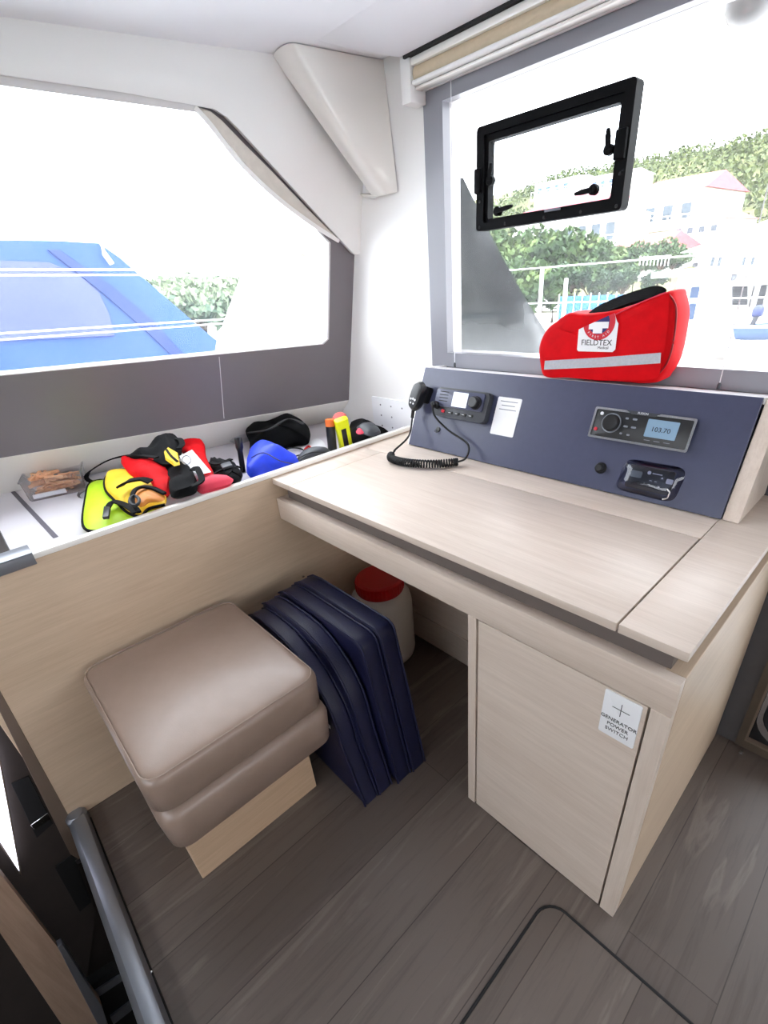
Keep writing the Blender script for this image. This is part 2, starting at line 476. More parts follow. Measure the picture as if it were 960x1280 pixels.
obj('joint_line', seam, 'reveal', w2)
# white trim beam around the window (proud of the grey panel)
OFF = .03
t_low = [sp(-420, 36, OFF), sp(150, 115, OFF), sp(246, 132, OFF), sp(268, 134, OFF), sp(283, 146, OFF), sp(300, 163, OFF), sp(425, 299, OFF), sp(443, 319, OFF)]
pc = t_low[-1]; pc = pc + SD * ((YF + .004 - pc.y) / SD.y); t_low.append(pc)
def clampY(p):   # keep on the front wall line
    return p
up_c = pc + SU * ((CZ - pc.z) / SU.z)
up_l = sp(-420, -85, OFF); up_l = up_l + SU * ((CZ + .02 - up_l.z) / SU.z)
trim = t_low + [up_c, up_l]
b = B()
prism(trim, -SN * .028, .004, 2, bm=b)
struct('trim_1', b, 'white')
# side wall behind the trim, above the window, and below
wall_pts = [sp(-420, 20, -.014), sp(240, 105, -.014), sp(440, 290, -.014), C1 + SU * .49 - SN * .014, up_l - SN * .045]
struct('wall_left', prism(wall_pts, -SN * .05), 'white')
# the side wall carries on aft of the window
q0 = sp(-420, 643) - SU * .25; q1 = sp(-420, -60); q1 = q1 + SU * ((CZ + .03 - q1.z) / SU.z)
q0 = V(q0) + SD * .03; q1 = V(q1)
struct('wall_left_aft', prism([q0, q1, q1 - SD * 2.4, q0 - SD * 2.4], -SN * .05), 'white')
# lower band under the window (baseboard of the shelf)
bl0, bl1 = oz(0, 618, SZ), oz(430, 522, SZ)
bd = (bl1 - bl0)
e0, e1 = bl0 - bd * .4, bl0 + bd * ((YF - bl0.y) / bd.y)
tl0, tl1 = sp(-420, 643, .004), C0 + SN * .004
tl1 = V((tl1.x, YF, tl1.z))
b = prism([e0 - V((0, 0, .004)), e1 - V((0, 0, .004)), tl1, tl0], V((-.02, 0, .002)), .001, 1)
struct('baseboard_left', b, 'cream')

# --- gusset fairing in the upper corner
cornerX = up_c.x
topc = [oz(340, 70, CZ - .002), oz(349, 60, CZ - .002), oz(364, 54, CZ - .002), oz(385, 57, CZ - .002), oz(440, 68, CZ - .002), oz(505, 82, CZ - .002)]
topc[-1] = V((topc[-1].x, min(topc[-1].y, YF), CZ - .002))
topc = [V((p.x, min(p.y, YF), p.z)) for p in topc]
botc = [oy(468, 249, .655), oy(470, 247, .645), oy(474, 245, .635), oy(480, 244, .632), oy(487, 242, .638), oy(497, 240, .655)]
mids = {.33: [(376, 118), (384, 108), (400, 104), (422, 108), (460, 118), (503, 128)], .68: [(424, 186), (432, 176), (444, 172), (458, 175), (478, 181), (500, 184)]}
def fair_row(t):
    return [topc[i] + (botc[i] - topc[i]) * t for i in range(6)]
rows = []
N = 14
for k in range(N + 1):
    t = k / N
    r = crom(fair_row(t), 4)
    # ridge bows out a little towards the room
    bow = .022 * math.sin(PI * t)
    rows.append([p + V((.35, -.8, -.3)) * bow * math.exp(-((i / len(r) - .45) / .25) ** 2) for i, p in enumerate(r)])
b = B(); gv = [[b.verts.new(p) for p in r] for r in rows]
for a, c in zip(gv, gv[1:]):
    for i in range(len(a) - 1): b.faces.new((a[i], a[i + 1], c[i + 1], c[i]))
cc = b.verts.new((cornerX - .02, YF - .001, CZ - .003)); cb_ = b.verts.new((C1.x + .02, YF - .001, 1.50))
for i in range(len(gv[0]) - 1): b.faces.new((gv[0][i + 1], gv[0][i], cc))
for i in range(len(gv[0]) - 1): b.faces.new((gv[-1][i], gv[-1][i + 1], cb_))
for a, c in zip(gv, gv[1:]):
    pass
struct('trim_2', b, 'cream', label='cream moulded corner fairing under the ceiling')

# --- side panel (sofa back) and shelf
struct('wall_side_panel', box((-.016, -.814, 0), (0, YF, .752), .0015, 1), 'oak_y', label='pale oak side panel of the settee')
struct('trim_3', box((-.0175, -.80, .752), (.0012, YF, .766), .002, 2), 'cream', label='cream edge strip on top of the side panel')
b = prism([(-.016, -.64, SZ - .02), (-.016, YF, SZ - .02), (e1.x - .06, YF, SZ - .02), tuple(bl0 + bd * ((-.64 - bl0.y) / bd.y) - V((.06, 0, .02)))], (0, 0, .02), .001, 1)
struct('shelf_board', b, 'shelf')
p0, p1 = oz(6, 604, SZ), oz(70, 672, SZ)
p0 = p0 + (p1 - p0) * .08
obj('x', B(), 'strip'); bpy.data.objects.remove(bpy.data.objects['x'])
struct('trim_4', strap([p0 + V((0, 0, .0008)), p1 + V((0, 0, .0008))], .012, .0016), 'strip', label='grey joint strip across the shelf')
# --- rear wall under the desk, with its plinth
b = B(); box((0, .396, 0), (.742, .42, .62), bm=b); box((0, .39, 0), (.742, .397, .115), .002, 1, bm=b)
struct('wall_rear', b, 'oak_x')
# --- stairwell beyond the floor edge
b = B()
box((-.05, -1.4, -1.2), (-.018, -.80, .70), bm=b)
box((-.02, -.80, -1.2), (1.4, -.775, -.03), bm=b)
box((-1.3, -.665, -1.2), (-.05, -.642, SZ - .001), bm=b)
box((-1.6, -3.15, -1.2), (-1.55, -.665, .84), bm=b)
box((-1.55, -3.15, -1.25), (1.4, -.775, -1.2), bm=b)
box((1.36, -3.15, -1.2), (1.4, -.80, -.03), bm=b)
struct('wall_stairwell', b, 'dark')

# ================================================================== DESK
desk = thing('chart_table', 'pale oak chart table with grooved top and deep apron', 'desk', (0, 0, 0))
SL = .0943; SR = 1.0393; SY = .355; WX = 1.142; T0 = TH - .017
obj('edge_leaf', box((.0015, 0, T0), (SL - .0008, SY, TH), .0015, 2), 'oak_x', desk)
obj('lid', box((SL + .0008, 0, T0), (SR - .002, SY - .0012, TH), .0015, 2), 'oak_x', desk)
obj('edge_leaf', box((SR + .001, 0, T0), (WX, YF - .01, TH), .0015, 2), 'oak_x', desk)
obj('rear_leaf', box((.0015, SY + .0005, T0), (SR, YF - .01, TH), .0012, 2), 'oak_x', desk)
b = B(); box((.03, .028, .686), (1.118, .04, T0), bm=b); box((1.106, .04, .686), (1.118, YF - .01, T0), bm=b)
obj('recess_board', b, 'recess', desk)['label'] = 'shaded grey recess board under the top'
obj('apron', box((.004, .0, .619), (WX, .022, .688), .0015, 2), 'oak_x', desk)
obj('tray', box((.004, .022, .668), (1.118, .40, .686)), 'oak_x', desk)
# --- cabinet under the right end
cab = thing('cabinet', 'pale oak cabinet under the right end of the chart table', 'cabinet', (.942, 0, 0))
obj('side_panel', box((1.112, .0232, 0), (WX, YF - .012, .6865), .001, 1), 'oak_y', cab)
obj('stile', box((1.1115, .0, 0), (WX - .0004, .0228, .6185), .001, 1), 'oak_z', cab)
obj('side_panel', box((.742, .0, 0), (.764, .39, .6185), .001, 1), 'oak_z', cab)
obj('gap_shade_backing', box((.7642, .0215, .01), (.785, .0235, .618)), 'dark', cab); obj('gap_shade_backing', box((1.09, .0215, .01), (1.1118, .0235, .618)), 'dark', cab)  # dark backing strips paint in the shade inside the door gaps
obj('back_panel', box((.764, .385, .01), (1.112, .397, .6185)), 'oak_z', cab)
obj('carcass_floor', box((.764, .024, .01), (1.112, .384, .024)), 'oak_z', cab)
obj('door', box((.7690, .0005, .003), (1.1075, .0195, .6165), .001, 1), 'oak_x', cab)
# --- sign on the door
sg = thing('power_switch_sign', 'white sign reading generator power switch on the cabinet door', 'sign',
           mtx=basis((1, 0, 0), (0, 0, 1), (0, -1, 0), (1.0705, -.0002, .5645)))
obj('plate', plate(.061, .100, .003, 0, .0022, bev=.0004), 'paper', sg, True)
b = B(); box((-.0145, .0195, .0022), (.0145, .0207, .0026), bm=b); box((-.0006, .006, .0022), (.0006, .034, .0026), bm=b)
obj('cross_mark', b, 'ink', sg, True)
b = B()
for i, t in enumerate(('GENERATOR', 'POWER', 'SWITCH')): merge(b, text(t, .0106, 0, -.009 - .0125 * i, .0022))
obj('lettering', b, 'ink', sg, True)

# --- console with the instruments
cs = thing('instrument_console', 'slate blue sloping instrument console on the back of the chart table', 'console', (.58, .5, TH))
ks = V((0, .093, .2335)).normalized(); kn = V((0, -.2335, .093)).normalized()
def kp(x, s, h=0.): return V((x, .455, TH)) + V((0, 0, 0)) + ks * s + kn * h
KL = .2513
obj('face_panel', prism([kp(.1185, .004, -.012), kp(1.0435, .004, -.012), kp(1.0405, KL, -.012), kp(.122, KL, -.012)], kn * .012, .001, 1), 'slate', cs)
def cheek(x0, x1):
    return prism([(x0, .462, TH + .0005), (x0, .655, TH + .0005), (x0, .655, .972), (x0, .553, .984)], (x1 - x0, 0, 0), .001, 1)
obj('cheek', cheek(1.0445, 1.075), 'oak_z', cs)
obj('cheek', cheek(.108, .121), 'white', cs)['label'] = 'white left cheek'
obj('ledge', prism([(.12, .5485, .970), (.12, .5495, .9838), (.12, .655, .9672), (.12, .655, .955)], (.924, 0, 0), .001, 1), 'reveal', cs)['label'] = 'pale ledge along the top'
def kthing(name, label, cat, x, s, h=.0002):
    return thing(name, label, cat, mtx=basis((1, 0, 0), ks, kn, kp(x, s, h)))
# VHF radio
vx, vs = .3135, .152
vh = kthing('marine_radio', 'navy black marine radio with lit screen and round dial', 'radio', vx, vs)
obj('housing', plate(.198, .086, .012, 0, .022, bev=.003), M['grey_dark'], vh, True)
obj('fascia', plate(.182, .050, .006, .022, .0275, -.004, .012, bev=.0015), 'slate', vh, True)
obj('screen', plate(.056, .042, .002, .0275, .0285, .001, .012), 'lcd_white', vh, True)['label'] = 'pale lit screen'
d = obj('dial', lathe([(0, 0), (.019, 0), (.019, .003), (.0165, .005), (.0155, .018), (.0135, .020), (0, .020)], (.062, .010, .0275)), 'black', vh, True)
b = B()
for i in range(4): box((-.080, .029 - i * .009, .0275), (-.046, .031 - i * .009, .0281), bm=b)
obj('speaker_slot', b, 'ink', vh, True)['kind'] = 'stuff'
for i in range(4):
    obj('button', plate(.019, .008, .002, .022, .0245, -.030 + i * .026, -.028, bev=.0006), 'black', vh, True)
b = B()
for i in range(4): box((-.034 + i * .026, -.0285, .0245), (-.026 + i * .026, -.0275, .0248), bm=b)
obj('button_mark', b, 'print', vh, True)
obj('red_key', plate(.012, .009, .002, .022, .0245, -.058, -.026, bev=.0006), 'logo_red', vh, True)
obj('socket_plug', lathe([(0, 0), (.011, 0), (.011, .012), (.008, .016), (.008, .026), (0, .028)], (-.085, -.012, .022)), 'blackm', vh, True)
# hand microphone in its clip
mc = thing('hand_microphone', 'black handheld radio microphone clipped to the console', 'microphone',
           mtx=basis((1, 0, 0), ks, kn, kp(.148, .156)) @ Matrix.Rotation(-.16, 4, 'Z'))
obj('clip', plate(.038, .05, .006, 0, .018, 0.006, .012, bev=.002), 'blackm', mc, True)
b = bag([(-.021, .036, .034), (0, .047, .034), (.021, .036, .034), (.025, .0, .034), (.019, -.036, .034), (0, -.047, .034), (-.019, -.036, .034), (-.025, 0, .034)], (0, 0, .022), .006, 6, 3, back=1.2)
obj('body', b, 'black', mc, True)
b = B()
for i in range(3): lathe([(.0035, 0), (.0035, .0012), (0, .0016)], ((-.009, 0, .009)[i], (-.012, -.010, -.012)[i], .0505), 10, b)
for i in range(2): lathe([(.003, 0), (.003, .0012), (0, .0016)], ((-.006, .006)[i], -.024, .0495), 10, b)
obj('keypad', b, 'print', mc, True)
obj('side_key', box((-.029, -.012, .026), (-.0235, .02, .040), .002), 'blackm', mc, True)
obj('strain_relief', tube([(0, -.045, .034), (.002, -.058, .032), (.003, -.068, .030)], .0055, 10), 'blackm', mc, True)
# coiled cord
mw = wm(mc)
p_start = mw @ V((.003, -.068, .030))
plug = wm(vh) @ V((-.085, -.012, .048))
lead = crom([p_start, oz(511, 545, .80), oz(494, 562, .775), V((.165, .350, .768)), V((.178, .322, .764))], 8)
coil = crom([V((.178, .322, .764)), V((.200, .303, .764)), V((.245, .300, .764)), V((.300, .317, .764)), V((.352, .352, .764)), V((.385, .392, .764))], 60)
helix = []
acc = 0; R_ = .0098
for i, p in enumerate(coil):
    t = (coil[min(i + 1, len(coil) - 1)] - coil[max(i - 1, 0)]).normalized()
    s_ = t.cross(V((0, 0, 1))).normalized()
    for k in range(3):
        a = 2 * PI * (i * 3 + k) / 24 * 1.05
        q = p if i == len(coil) - 1 else p + (coil[i + 1] - p) * k / 3
        helix.append(q + s_ * R_ * math.cos(a) + V((0, 0, 1)) * R_ * math.sin(a))
tail = crom([coil[-1], V((.397, .418, .772)), kp(.375, .045, .022), kp(.300, .072, .03), kp(.247, .105, .045), plug], 8)
b = B(); tube(lead, .0030, 8, b); tube(tail, .0030, 8, b); tube(helix, .0028, 6, b)
tag(obj('coiled_cord', b, 'blackm'), 'black coiled microphone cord lying on the desk top', 'cord')
# sticker with text (its square code left out)
st = kthing('sticker', 'white sticker with small grey lettering between the two radios', 'sticker', .467, .139)
obj('sheet', plate(.078, .104, .004, 0, .0012), 'paper', st, True)
b = B()
for i in range(3):
    box((-.028 + .006 * (i % 2), .040 - .011 * i, .0012), (.028 - .006 * (i % 2), .042 - .011 * i, .0015), bm=b)
obj('print_line', b, 'inkgrey', st, True)['kind'] = 'stuff'
# stereo
sx_, ss = .8315, .159
so = kthing('stereo', 'black marine stereo with chrome rim and display reading 103.70', 'stereo', sx_, ss)
obj('body', plate(.218, .066, .003, 0, .012, bev=.001), 'black', so, True)
rm = B(); o_ = rrect(.224, .072, .004); i_ = rrect(.214, .062, .003)
frame_prism([(x, y, .008) for x, y in o_], [(x, y, .008) for x, y in i_], (0, 0, .006), rm)
obj('rim', rm, 'chrome', so, True)['label'] = 'chrome rim'
b = B(); prism([(-.038, .036, .008), (.038, .036, .008), (.026, .029, .008), (-.026, .029, .008)], (0, 0, .0062), bm=b)
obj('badge', b, 'grey_dark', so, True)
obj('badge_lettering', text('FUSION', .0068, 0, .0325, .0142), 'print', so, True)
kx = -.064
obj('dial_ring', frame_prism([(kx + .0225 * math.cos(a * PI / 16), .003 + .0225 * math.sin(a * PI / 16), .012) for a in range(32)], [(kx + .020 * math.cos(a * PI / 16), .003 + .020 * math.sin(a * PI / 16), .012) for a in range(32)], (0, 0, .004)), 'alu', so, True)
obj('dial', lathe([(0, 0), (.0195, 0), (.019, .010), (.016, .012), (.006, .010), (0, .0105)], (kx, .003, .012)), 'blackm', so, True)
obj('power_button', lathe([(0, 0), (.0042, 0), (.004, .002), (0, .0022)], (-.098, -.015, .012), 12), 'logo_red', so, True)
obj('button', lathe([(0, 0), (.004, 0), (.004, .002), (0, .0022)], (-.093, .022, .012), 12), 'print', so, True)
for (bx, by, ww) in ((-.032, .018, .007), (-.014, .018, .010), (-.030, .000, .010), (-.012, .000, .011), (-.036, -.017, .006), (-.019, -.018, .007)):
    obj('button', plate(ww, .0042, .0018, .012, .0135, bx, by), 'alu', so, True)
obj('display', plate(.066, .039, .002, .012, .0132, .048, .004), 'lcd', so, True)['label'] = 'grey blue lit display'
obj('display_lettering', text('103.70', .0145, .047, .002, .0132, sx=1.05), 'ink', so, True)
b = B()
for i in range(3): box((.018 + i * .021, -.0235, .0120), (.031 + i * .021, -.0222, .0124), bm=b)
obj('key_mark', b, 'inkgrey', so, True)
# small round knob and the hook under the radio
kb = kthing('dial_knob', 'small black round cap left of the inverter remote', 'knob', .7695, .056)
obj('collar', lathe([(0, 0), (.0135, 0), (.0135, .004), (.011, .006), (0, .006)]), 'blackm', kb, True)
obj('cap', lathe([(0, .006), (.0105, .006), (.010, .014), (.007, .0165), (0, .0165)]), 'black', kb, True)
hk = kthing('cable_hook', 'tiny black hook on the console below the marine radio', 'hook', .233, .069)
obj('pad', lathe([(0, 0), (.008, 0), (.008, .003), (0, .004)], n=16), 'black', hk, True)
obj('loop', tube([(.006 * math.cos(a), -.004 + .006 * math.sin(a), .008) for a in [PI * .9 * k / 6 + PI for k in range(7)]], .0016, 6), 'black', hk, True)
# inverter remote under a bulging clear cover
iv = kthing('inverter_remote', 'black inverter remote panel under a clear bulging cover', 'control panel', .8840, .053)
obj('panel', plate(.098, .052, .004, 0, .007, .002, 0, bev=.001), 'black', iv, True)
obj('display', plate(.026, .015, .004, .007, .0078, -.029, .006), 'lcd_grey', iv, True)
b = B(); lathe([(0, 0), (.0042, 0), (0, .0006)], (-.002, .0145, .007), 14, b)
obj('logo_dot', b, 'print', iv, True)
obj('logo_bar', box((.005, .0135, .007), (.026, .0155, .0073)), 'print', iv, True)
for (bx, by) in ((.006, -.002), (.017, -.002), (.028, .008), (.026, -.012)):
    kx_ = obj('key', plate(.0085, .0085, .0015, .007, .0082, bx, by), 'grey_dark', iv, True)
b = B()
for (bx, by) in ((.006, -.002), (.017, -.002)): box((bx - .0025, by - .0006, .0082), (bx + .0025, by + .0006, .0085), bm=b)
prism([(.0255, .0065, .0082), (.0305, .0065, .0082), (.028, .0105, .0082)], (0, 0, .0003), bm=b)
prism([(.0235, -.0105, .0082), (.0285, -.0105, .0082), (.026, -.0145, .0082)], (0, 0, .0003), bm=b)
obj('key_mark', b, 'print', iv, True)
obj('tag', plate(.014, .011, .002, .009, .0098, .045, .004), 'paper', iv, True)['label'] = 'white square tag'
b = bag([(-.056, .034, 0), (0, .038, 0), (.06, .036, 0), (.067, 0, 0), (.056, -.036, 0), (0, -.038, 0), (-.062, -.034, 0), (-.066, 0, 0)], (0, 0, .004), .018, 6, 4, back=0)
obj('clear_cover', b, 'cover', iv, True)['label'] = 'clear bulging cover'
obj('cover_catch', tube([(.048, -.012, .018), (.056, -.018, .02), (.054, -.03, .017), (.044, -.036, .012)], .0022, 8), 'chrome', iv, True)

# ================================================================== FIRST-AID BAG
fb = thing('first_aid_bag', 'red first aid bag with silver stripe on the console ledge', 'bag', (.69, .60, .983))
def by_(u, v, y=.556): return oy(u, v, y)
front = [(679, 471), (674, 452), (673, 434), (680, 416), (694, 402), (711, 391), (740, 392), (790, 381), (834, 364), (842, 371), (846, 392), (842, 425), (835, 455), (824, 474), (812, 480), (750, 477), (700, 473)]
fpts = [by_(u, v) for u, v in front]
fpts = [V((p.x, p.y, max(p.z, .9855))) for p in fpts]
cen_ = sum(fpts, V()) / len(fpts)
secs = [(0.546, .80), (.549, .93), (.557, .985), (.57, 1.), (.605, 1.), (.636, .985), (.648, .95), (.652, .84)]
b = B(); rg = []
fcl = crom(fpts, 4, True)
for y, sc_ in secs:
    row = []
    for p in fcl:
        q = cen_ + (p - cen_) * sc_
        q = V((q.x, y, q.z))
        q.z = max(q.z, .9855 - max(0, y - .548) * .12)
        q += V((0, 0, .003)) * noise.noise(q * 25)
        row.append(b.verts.new(q))
    rg.append(row)
n_ = len(fcl)
for a, c in zip(rg, rg[1:]):
    for i in range(n_): b.faces.new((a[i], a[(i + 1) % n_], c[(i + 1) % n_], c[i]))
b.faces.new(rg[0]); b.faces.new(rg[-1][::-1])
obj('body', b, 'red', fb, smooth=60)
# front panel with its upper edge rising to the right
fp = [by_(u, v, .543) for u, v in ((683, 470), (678, 448), (681, 425), (694, 411), (722, 415), (760, 398), (800, 379), (833, 366), (836, 380), (833, 420), (826, 458), (815, 474), (750, 475), (710, 472))]
obj('front_panel', bag(fp, (0, -.004, 0), .004, 5, 3, wob=.002, freq=18), 'red', fb)
obj('front_piping', tube(crom([by_(u, v, .5405) for u, v in ((724, 413), (760, 397.5), (800, 378.5), (833, 365.5))], 6), .0014, 6), 'pink', fb)
obj('end_piping', tube(crom([by_(u, v, .553) for u, v in ((836, 368), (845, 385), (842, 425), (833, 455), (815, 476))], 6), .002, 6), 'red_dark', fb)
obj('end_zipper', tube(crom([V((by_(u, v, .6).x, .6, by_(u, v, .6).z)) for u, v in ((846, 372), (852, 390), (848, 425), (840, 452), (824, 473))], 6), .002, 6), 'pink', fb)
def stripe_pts(y): return [by_(680, 462, y), by_(681, 451, y), by_(750, 447, y), by_(826, 441, y), by_(825, 454, y), by_(750, 459, y)]
obj('reflective_stripe', prism(stripe_pts(.5365), (0, .0012, 0)), 'silver', fb)['label'] = 'silver reflective stripe'
hd = crom([by_(735, 400, .572), by_(750, 389, .574), by_(778, 377, .580), by_(804, 369, .585), by_(818, 366.5, .588), by_(824, 371, .588)], 6)
obj('handle', strap(hd, .036, .007, up=(0, -.6, .8)), 'blackcloth', fb)['label'] = 'black webbing handle'
# badge
bx0 = by_(746, 424, .5352)
bgm = basis((1, 0, 0), (0, .0, 1), (0, -1, 0), bx0)
bw = (by_(770, 436, .5352) - by_(722, 439, .5352)).length; bh = (by_(722, 439, .5352) - by_(723, 413, .5352)).length
bt = bpy.data.objects.new('badge', None)
def badge(bm_, m_, nm, lab=None):
    bm_.transform(bgm @ Matrix.Rotation(.02, 4, 'Z'))
    o = obj(nm, bm_, m_, fb)
    if lab: o['label'] = lab
    return o
PXM = bw / 48
def bclip(pts, z, t):
    """keep the part of an outline below the slanting flap seam"""
    a, c = (-24 * PXM, 11 * PXM), (18 * PXM, 28 * PXM)
    f = lambda p: (c[0] - a[0]) * (p[1] - a[1]) - (c[1] - a[1]) * (p[0] - a[0])
    out = []
    for i, p in enumerate(pts):
        q = pts[(i + 1) % len(pts)]; fp, fq = f(p), f(q)
        if fp <= 0: out.append(p)
        if fp * fq < 0:
            k = fp / (fp - fq); out.append((p[0] + (q[0] - p[0]) * k, p[1] + (q[1] - p[1]) * k))
    return prism([(x, y, z) for x, y in out], (0, 0, t))
badge(prism([(x * PXM, y * PXM, 0) for x, y in ((-22, -14), (21, -14), (24, -11), (24, 17), (22, 19), (18, 28), (-24, 11), (-24, -12))], (0, 0, .001), .0003, 1), 'paper', 'badge', 'white maker badge')
RCX, RCY, R1 = 1 * PXM, 18.5 * PXM, 19.5 * PXM
disc = lambda r_: [(RCX + r_ * math.cos(2 * PI * k / 40), RCY + r_ * math.sin(2 * PI * k / 40)) for k in range(40)]
badge(bclip(disc(R1), .001, .0004), 'logo_red', 'badge_ring')
badge(bclip(disc(R1 * .66), .0014, .0003), 'logo_blue', 'badge_disc')
badge(bclip([(-11 * PXM, 11 * PXM), (-5.5 * PXM, 11 * PXM), (-5.5 * PXM, 6.5 * PXM), (6 * PXM, 6.5 * PXM), (6 * PXM, 12 * PXM), (13 * PXM, 12 * PXM), (13 * PXM, 19 * PXM), (-11 * PXM, 19 * PXM)], .0017, .0003), 'paper', 'badge_cross')
b = B()
for k, ch in enumerate('FIRST AID'):
    a = PI * 1.24 + k * (PI * .54 / 8)
    t = text(ch, .0068, 0, 0, 0)
    t.transform(Matrix.Translation((RCX + R1 * .83 * math.cos(a), RCY + R1 * .83 * math.sin(a), .0014)) @ Matrix.Rotation(a + PI / 2, 4, 'Z')); merge(b, t)
badge(b, 'print', 'badge_lettering')
b = B(); merge(b, text('FIELDTEX', .0175, 0, -4 * PXM, .001, sx=1.0)); merge(b, text('Medical', .0085, 9 * PXM, -9.5 * PXM, .001))
badge(b, 'ink', 'badge_lettering')

# ================================================================== SHELF THINGS
# clear box with clothes pegs
c0 = oz(38, 628, SZ); c1 = oz(108, 613, SZ)
ex = (c1 - c0); LB = .158; ex.normalize(); ey_ = V((-ex.y, ex.x, 0)); DB = .125; HB = .064
pbm = basis(ex, ey_, (0, 0, 1), c0 + V((0, 0, .0005)))
pb = thing('peg_box', 'clear plastic box of wooden clothes pegs at the shelf end', 'box', mtx=pbm)
def tray(w0, d0, w1, d1, h, t):
    b = B()
    def ring(w, d, z, r=.012): return [V((x + .5 * LB, y + .5 * DB, z)) for x, y in rrect(w, d, r, 4)]
    rs = [ring(w0, d0, 0), ring(w0 + .004, d0 + .004, .004), ring(w1, d1, h), ring(w1 + .008, d1 + .008, h + .001), ring(w1 + .008, d1 + .008, h + .003), ring(w1 - 2 * t, d1 - 2 * t, h + .002), ring(w0 - 2 * t, d0 - 2 * t, t)]
    vs = [[b.verts.new(p) for p in r] for r in rs]; n = len(vs[0])
    for a, c in zip(vs, vs[1:]):
        for i in range(n): b.faces.new((a[i], a[(i + 1) % n], c[(i + 1) % n], c[i]))
    b.faces.new(vs[0][::-1]); b.faces.new(vs[-1])
    return b
obj('tray', tray(LB, DB, LB + .012, DB + .012, HB, .0016), 'clearbox', pb, True)
# one peg with two legs and a spring, copied
pegm0 = pbm @ Matrix.Translation((.05, .05, .02))
peg = thing('clothes_peg', 'wooden clothes peg lying in the clear plastic box', 'clothes peg', mtx=pegm0, group='clothes pegs in the clear box')
def peg_leg(s):
    return prism([(-.036, s * .0065, -.004), (-.036, s * .0100, -.004), (.004, s * .0062, -.004), (.034, s * .0048, -.004), (.036, s * .0004, -.004), (.004, s * .0010, -.004), (-.006, s * .0022, -.004)], (0, 0, .009), .0006, 1)
obj('leg', peg_leg(1), 'wood_peg', peg, True); obj('leg', peg_leg(-1), 'wood_peg', peg, True)
obj('spring', tube([(.002 + .004 * math.cos(a), .0042 * math.sin(a), -.0055 + .0115 * k / 23) for k, a in enumerate([2 * PI * k / 8 for k in range(24)])], .0008, 5), 'steel', peg, True)
rr = random.Random(3)
peg.matrix_basis = pbm @ Matrix.Translation((.05, .05, .012)) @ Matrix.Rotation(.5, 4, 'Z')
for k in range(33):
    lay = k // 9
    x = .022 + rr.random() * (LB - .044); y = .028 + rr.random() * (DB - .056)
    a = rr.random() * 2 * PI
    # keep the ends inside the tray walls
    hx, hy = abs(math.cos(a)) * .037, abs(math.sin(a)) * .037
    x = min(max(x, hx + .007), LB - hx - .007); y = min(max(y, hy + .007), DB - hy - .007)
    z = .010 + lay * .0150 + rr.random() * .003
    copy_thing(peg, pbm @ Matrix.Translation((x, y, z)) @ Matrix.Rotation(a, 4, 'Z') @ Matrix.Rotation(rr.uniform(-.22, .22), 4, 'Y') @ Matrix.Rotation(rr.choice((0, PI / 2, .4)), 4, 'X'))
# white folded note in front of the pegs inside the box
b = box((.012, .003, .006), (.105, .0055, .020), .0005)
b.transform(pbm); tag(obj('paper_slip', b, 'paper'), 'white paper slip at the front of the peg box', 'paper')
# twisted clear wrapper beside the box
q = oz(118, 606, SZ + .02)
b = bag([q + V((dx, dy, dz)) for dx, dy, dz in ((.05, -.05, -.018), (.055, .02, -.015), (.01, .055, -.01), (-.045, .04, -.012), (-.05, -.01, -.014), (-.01, -.055, -.016))], (0, 0, .006), .022, 6, 1.5, wob=.012, freq=40)
tag(obj('plastic_wrapper', b, 'clearbag'), 'crumpled clear wrapper between the peg box and lime pouch', 'wrapper')

def zpts(lst): return [oz(u, v, z) for u, v, z in lst]
# lime pouch
lp = thing('lime_pouch', 'lime yellow hi-vis pouch with dark border on the shelf', 'pouch', oz(128, 630, SZ))
lo_ = zpts([(104, 657, .722), (107, 622, .722), (113, 604, .722), (135, 601, .722), (165, 620, .722), (196, 640, .722), (150, 655, .722), (122, 664, .722)])
obj('cloth', bag(lo_, (0, 0, .016), .014, 6, 2.5, wob=.003, seed=2), 'lime', lp)
obj('border', tube(crom(lo_, 5, True), .0042, 6, closed=True), 'blackcloth', lp)['label'] = 'dark border tape'
# yellow bladder pouch
yp = thing('yellow_pouch', 'yellow pouch with black piping lying on the lime pouch', 'pouch', oz(165, 615, SZ))
yo = zpts([(133, 614, .755), (131, 600, .765), (139, 591, .772), (152, 587, .775), (166, 590, .775), (180, 597, .776), (198, 606, .775), (207, 618, .772), (206, 631, .765), (186, 636, .76), (176, 645, .752), (160, 641, .75), (146, 628, .75)])
obj('cloth', bag(yo, (0, 0, .016), .010, 12, 4, wob=.016, freq=13, seed=5, back=1., per=6), 'yellow', yp)
obj('piping', tube(crom(yo[8:] + yo[:6], 5), .0042, 6), 'blackcloth', yp)['label'] = 'black piping'
obj('flap', bag(zpts([(172, 612, .80), (186, 610, .802), (205, 619, .796), (204, 626, .79), (186, 628, .792), (176, 634, .79), (168, 626, .795)]), (0, 0, .006), .004, 6, 3, wob=.006, seed=4, per=3), 'orange', yp)['label'] = 'orange flap'
obj('flap_piping', strap(crom(zpts([(174, 640, .80), (166, 628, .806), (167, 615, .812), (176, 609, .814), (190, 610, .810), (206, 617, .802)]), 6), .010, .006), 'blackcloth', yp)
obj('carry_loop', strap(crom(zpts([(150, 608, .792), (157, 603, .806), (166, 600, .810), (178, 599, .806), (188, 602, .798)]), 6), .024, .005), 'blackcloth', yp)
obj('toggle_ring', tube([oz(168 + 6 * math.cos(a), 626 + 6 * math.sin(a), .812) for a in [2 * PI * k / 14 for k in range(14)]], .0042, 6, closed=True), 'blackm', yp)
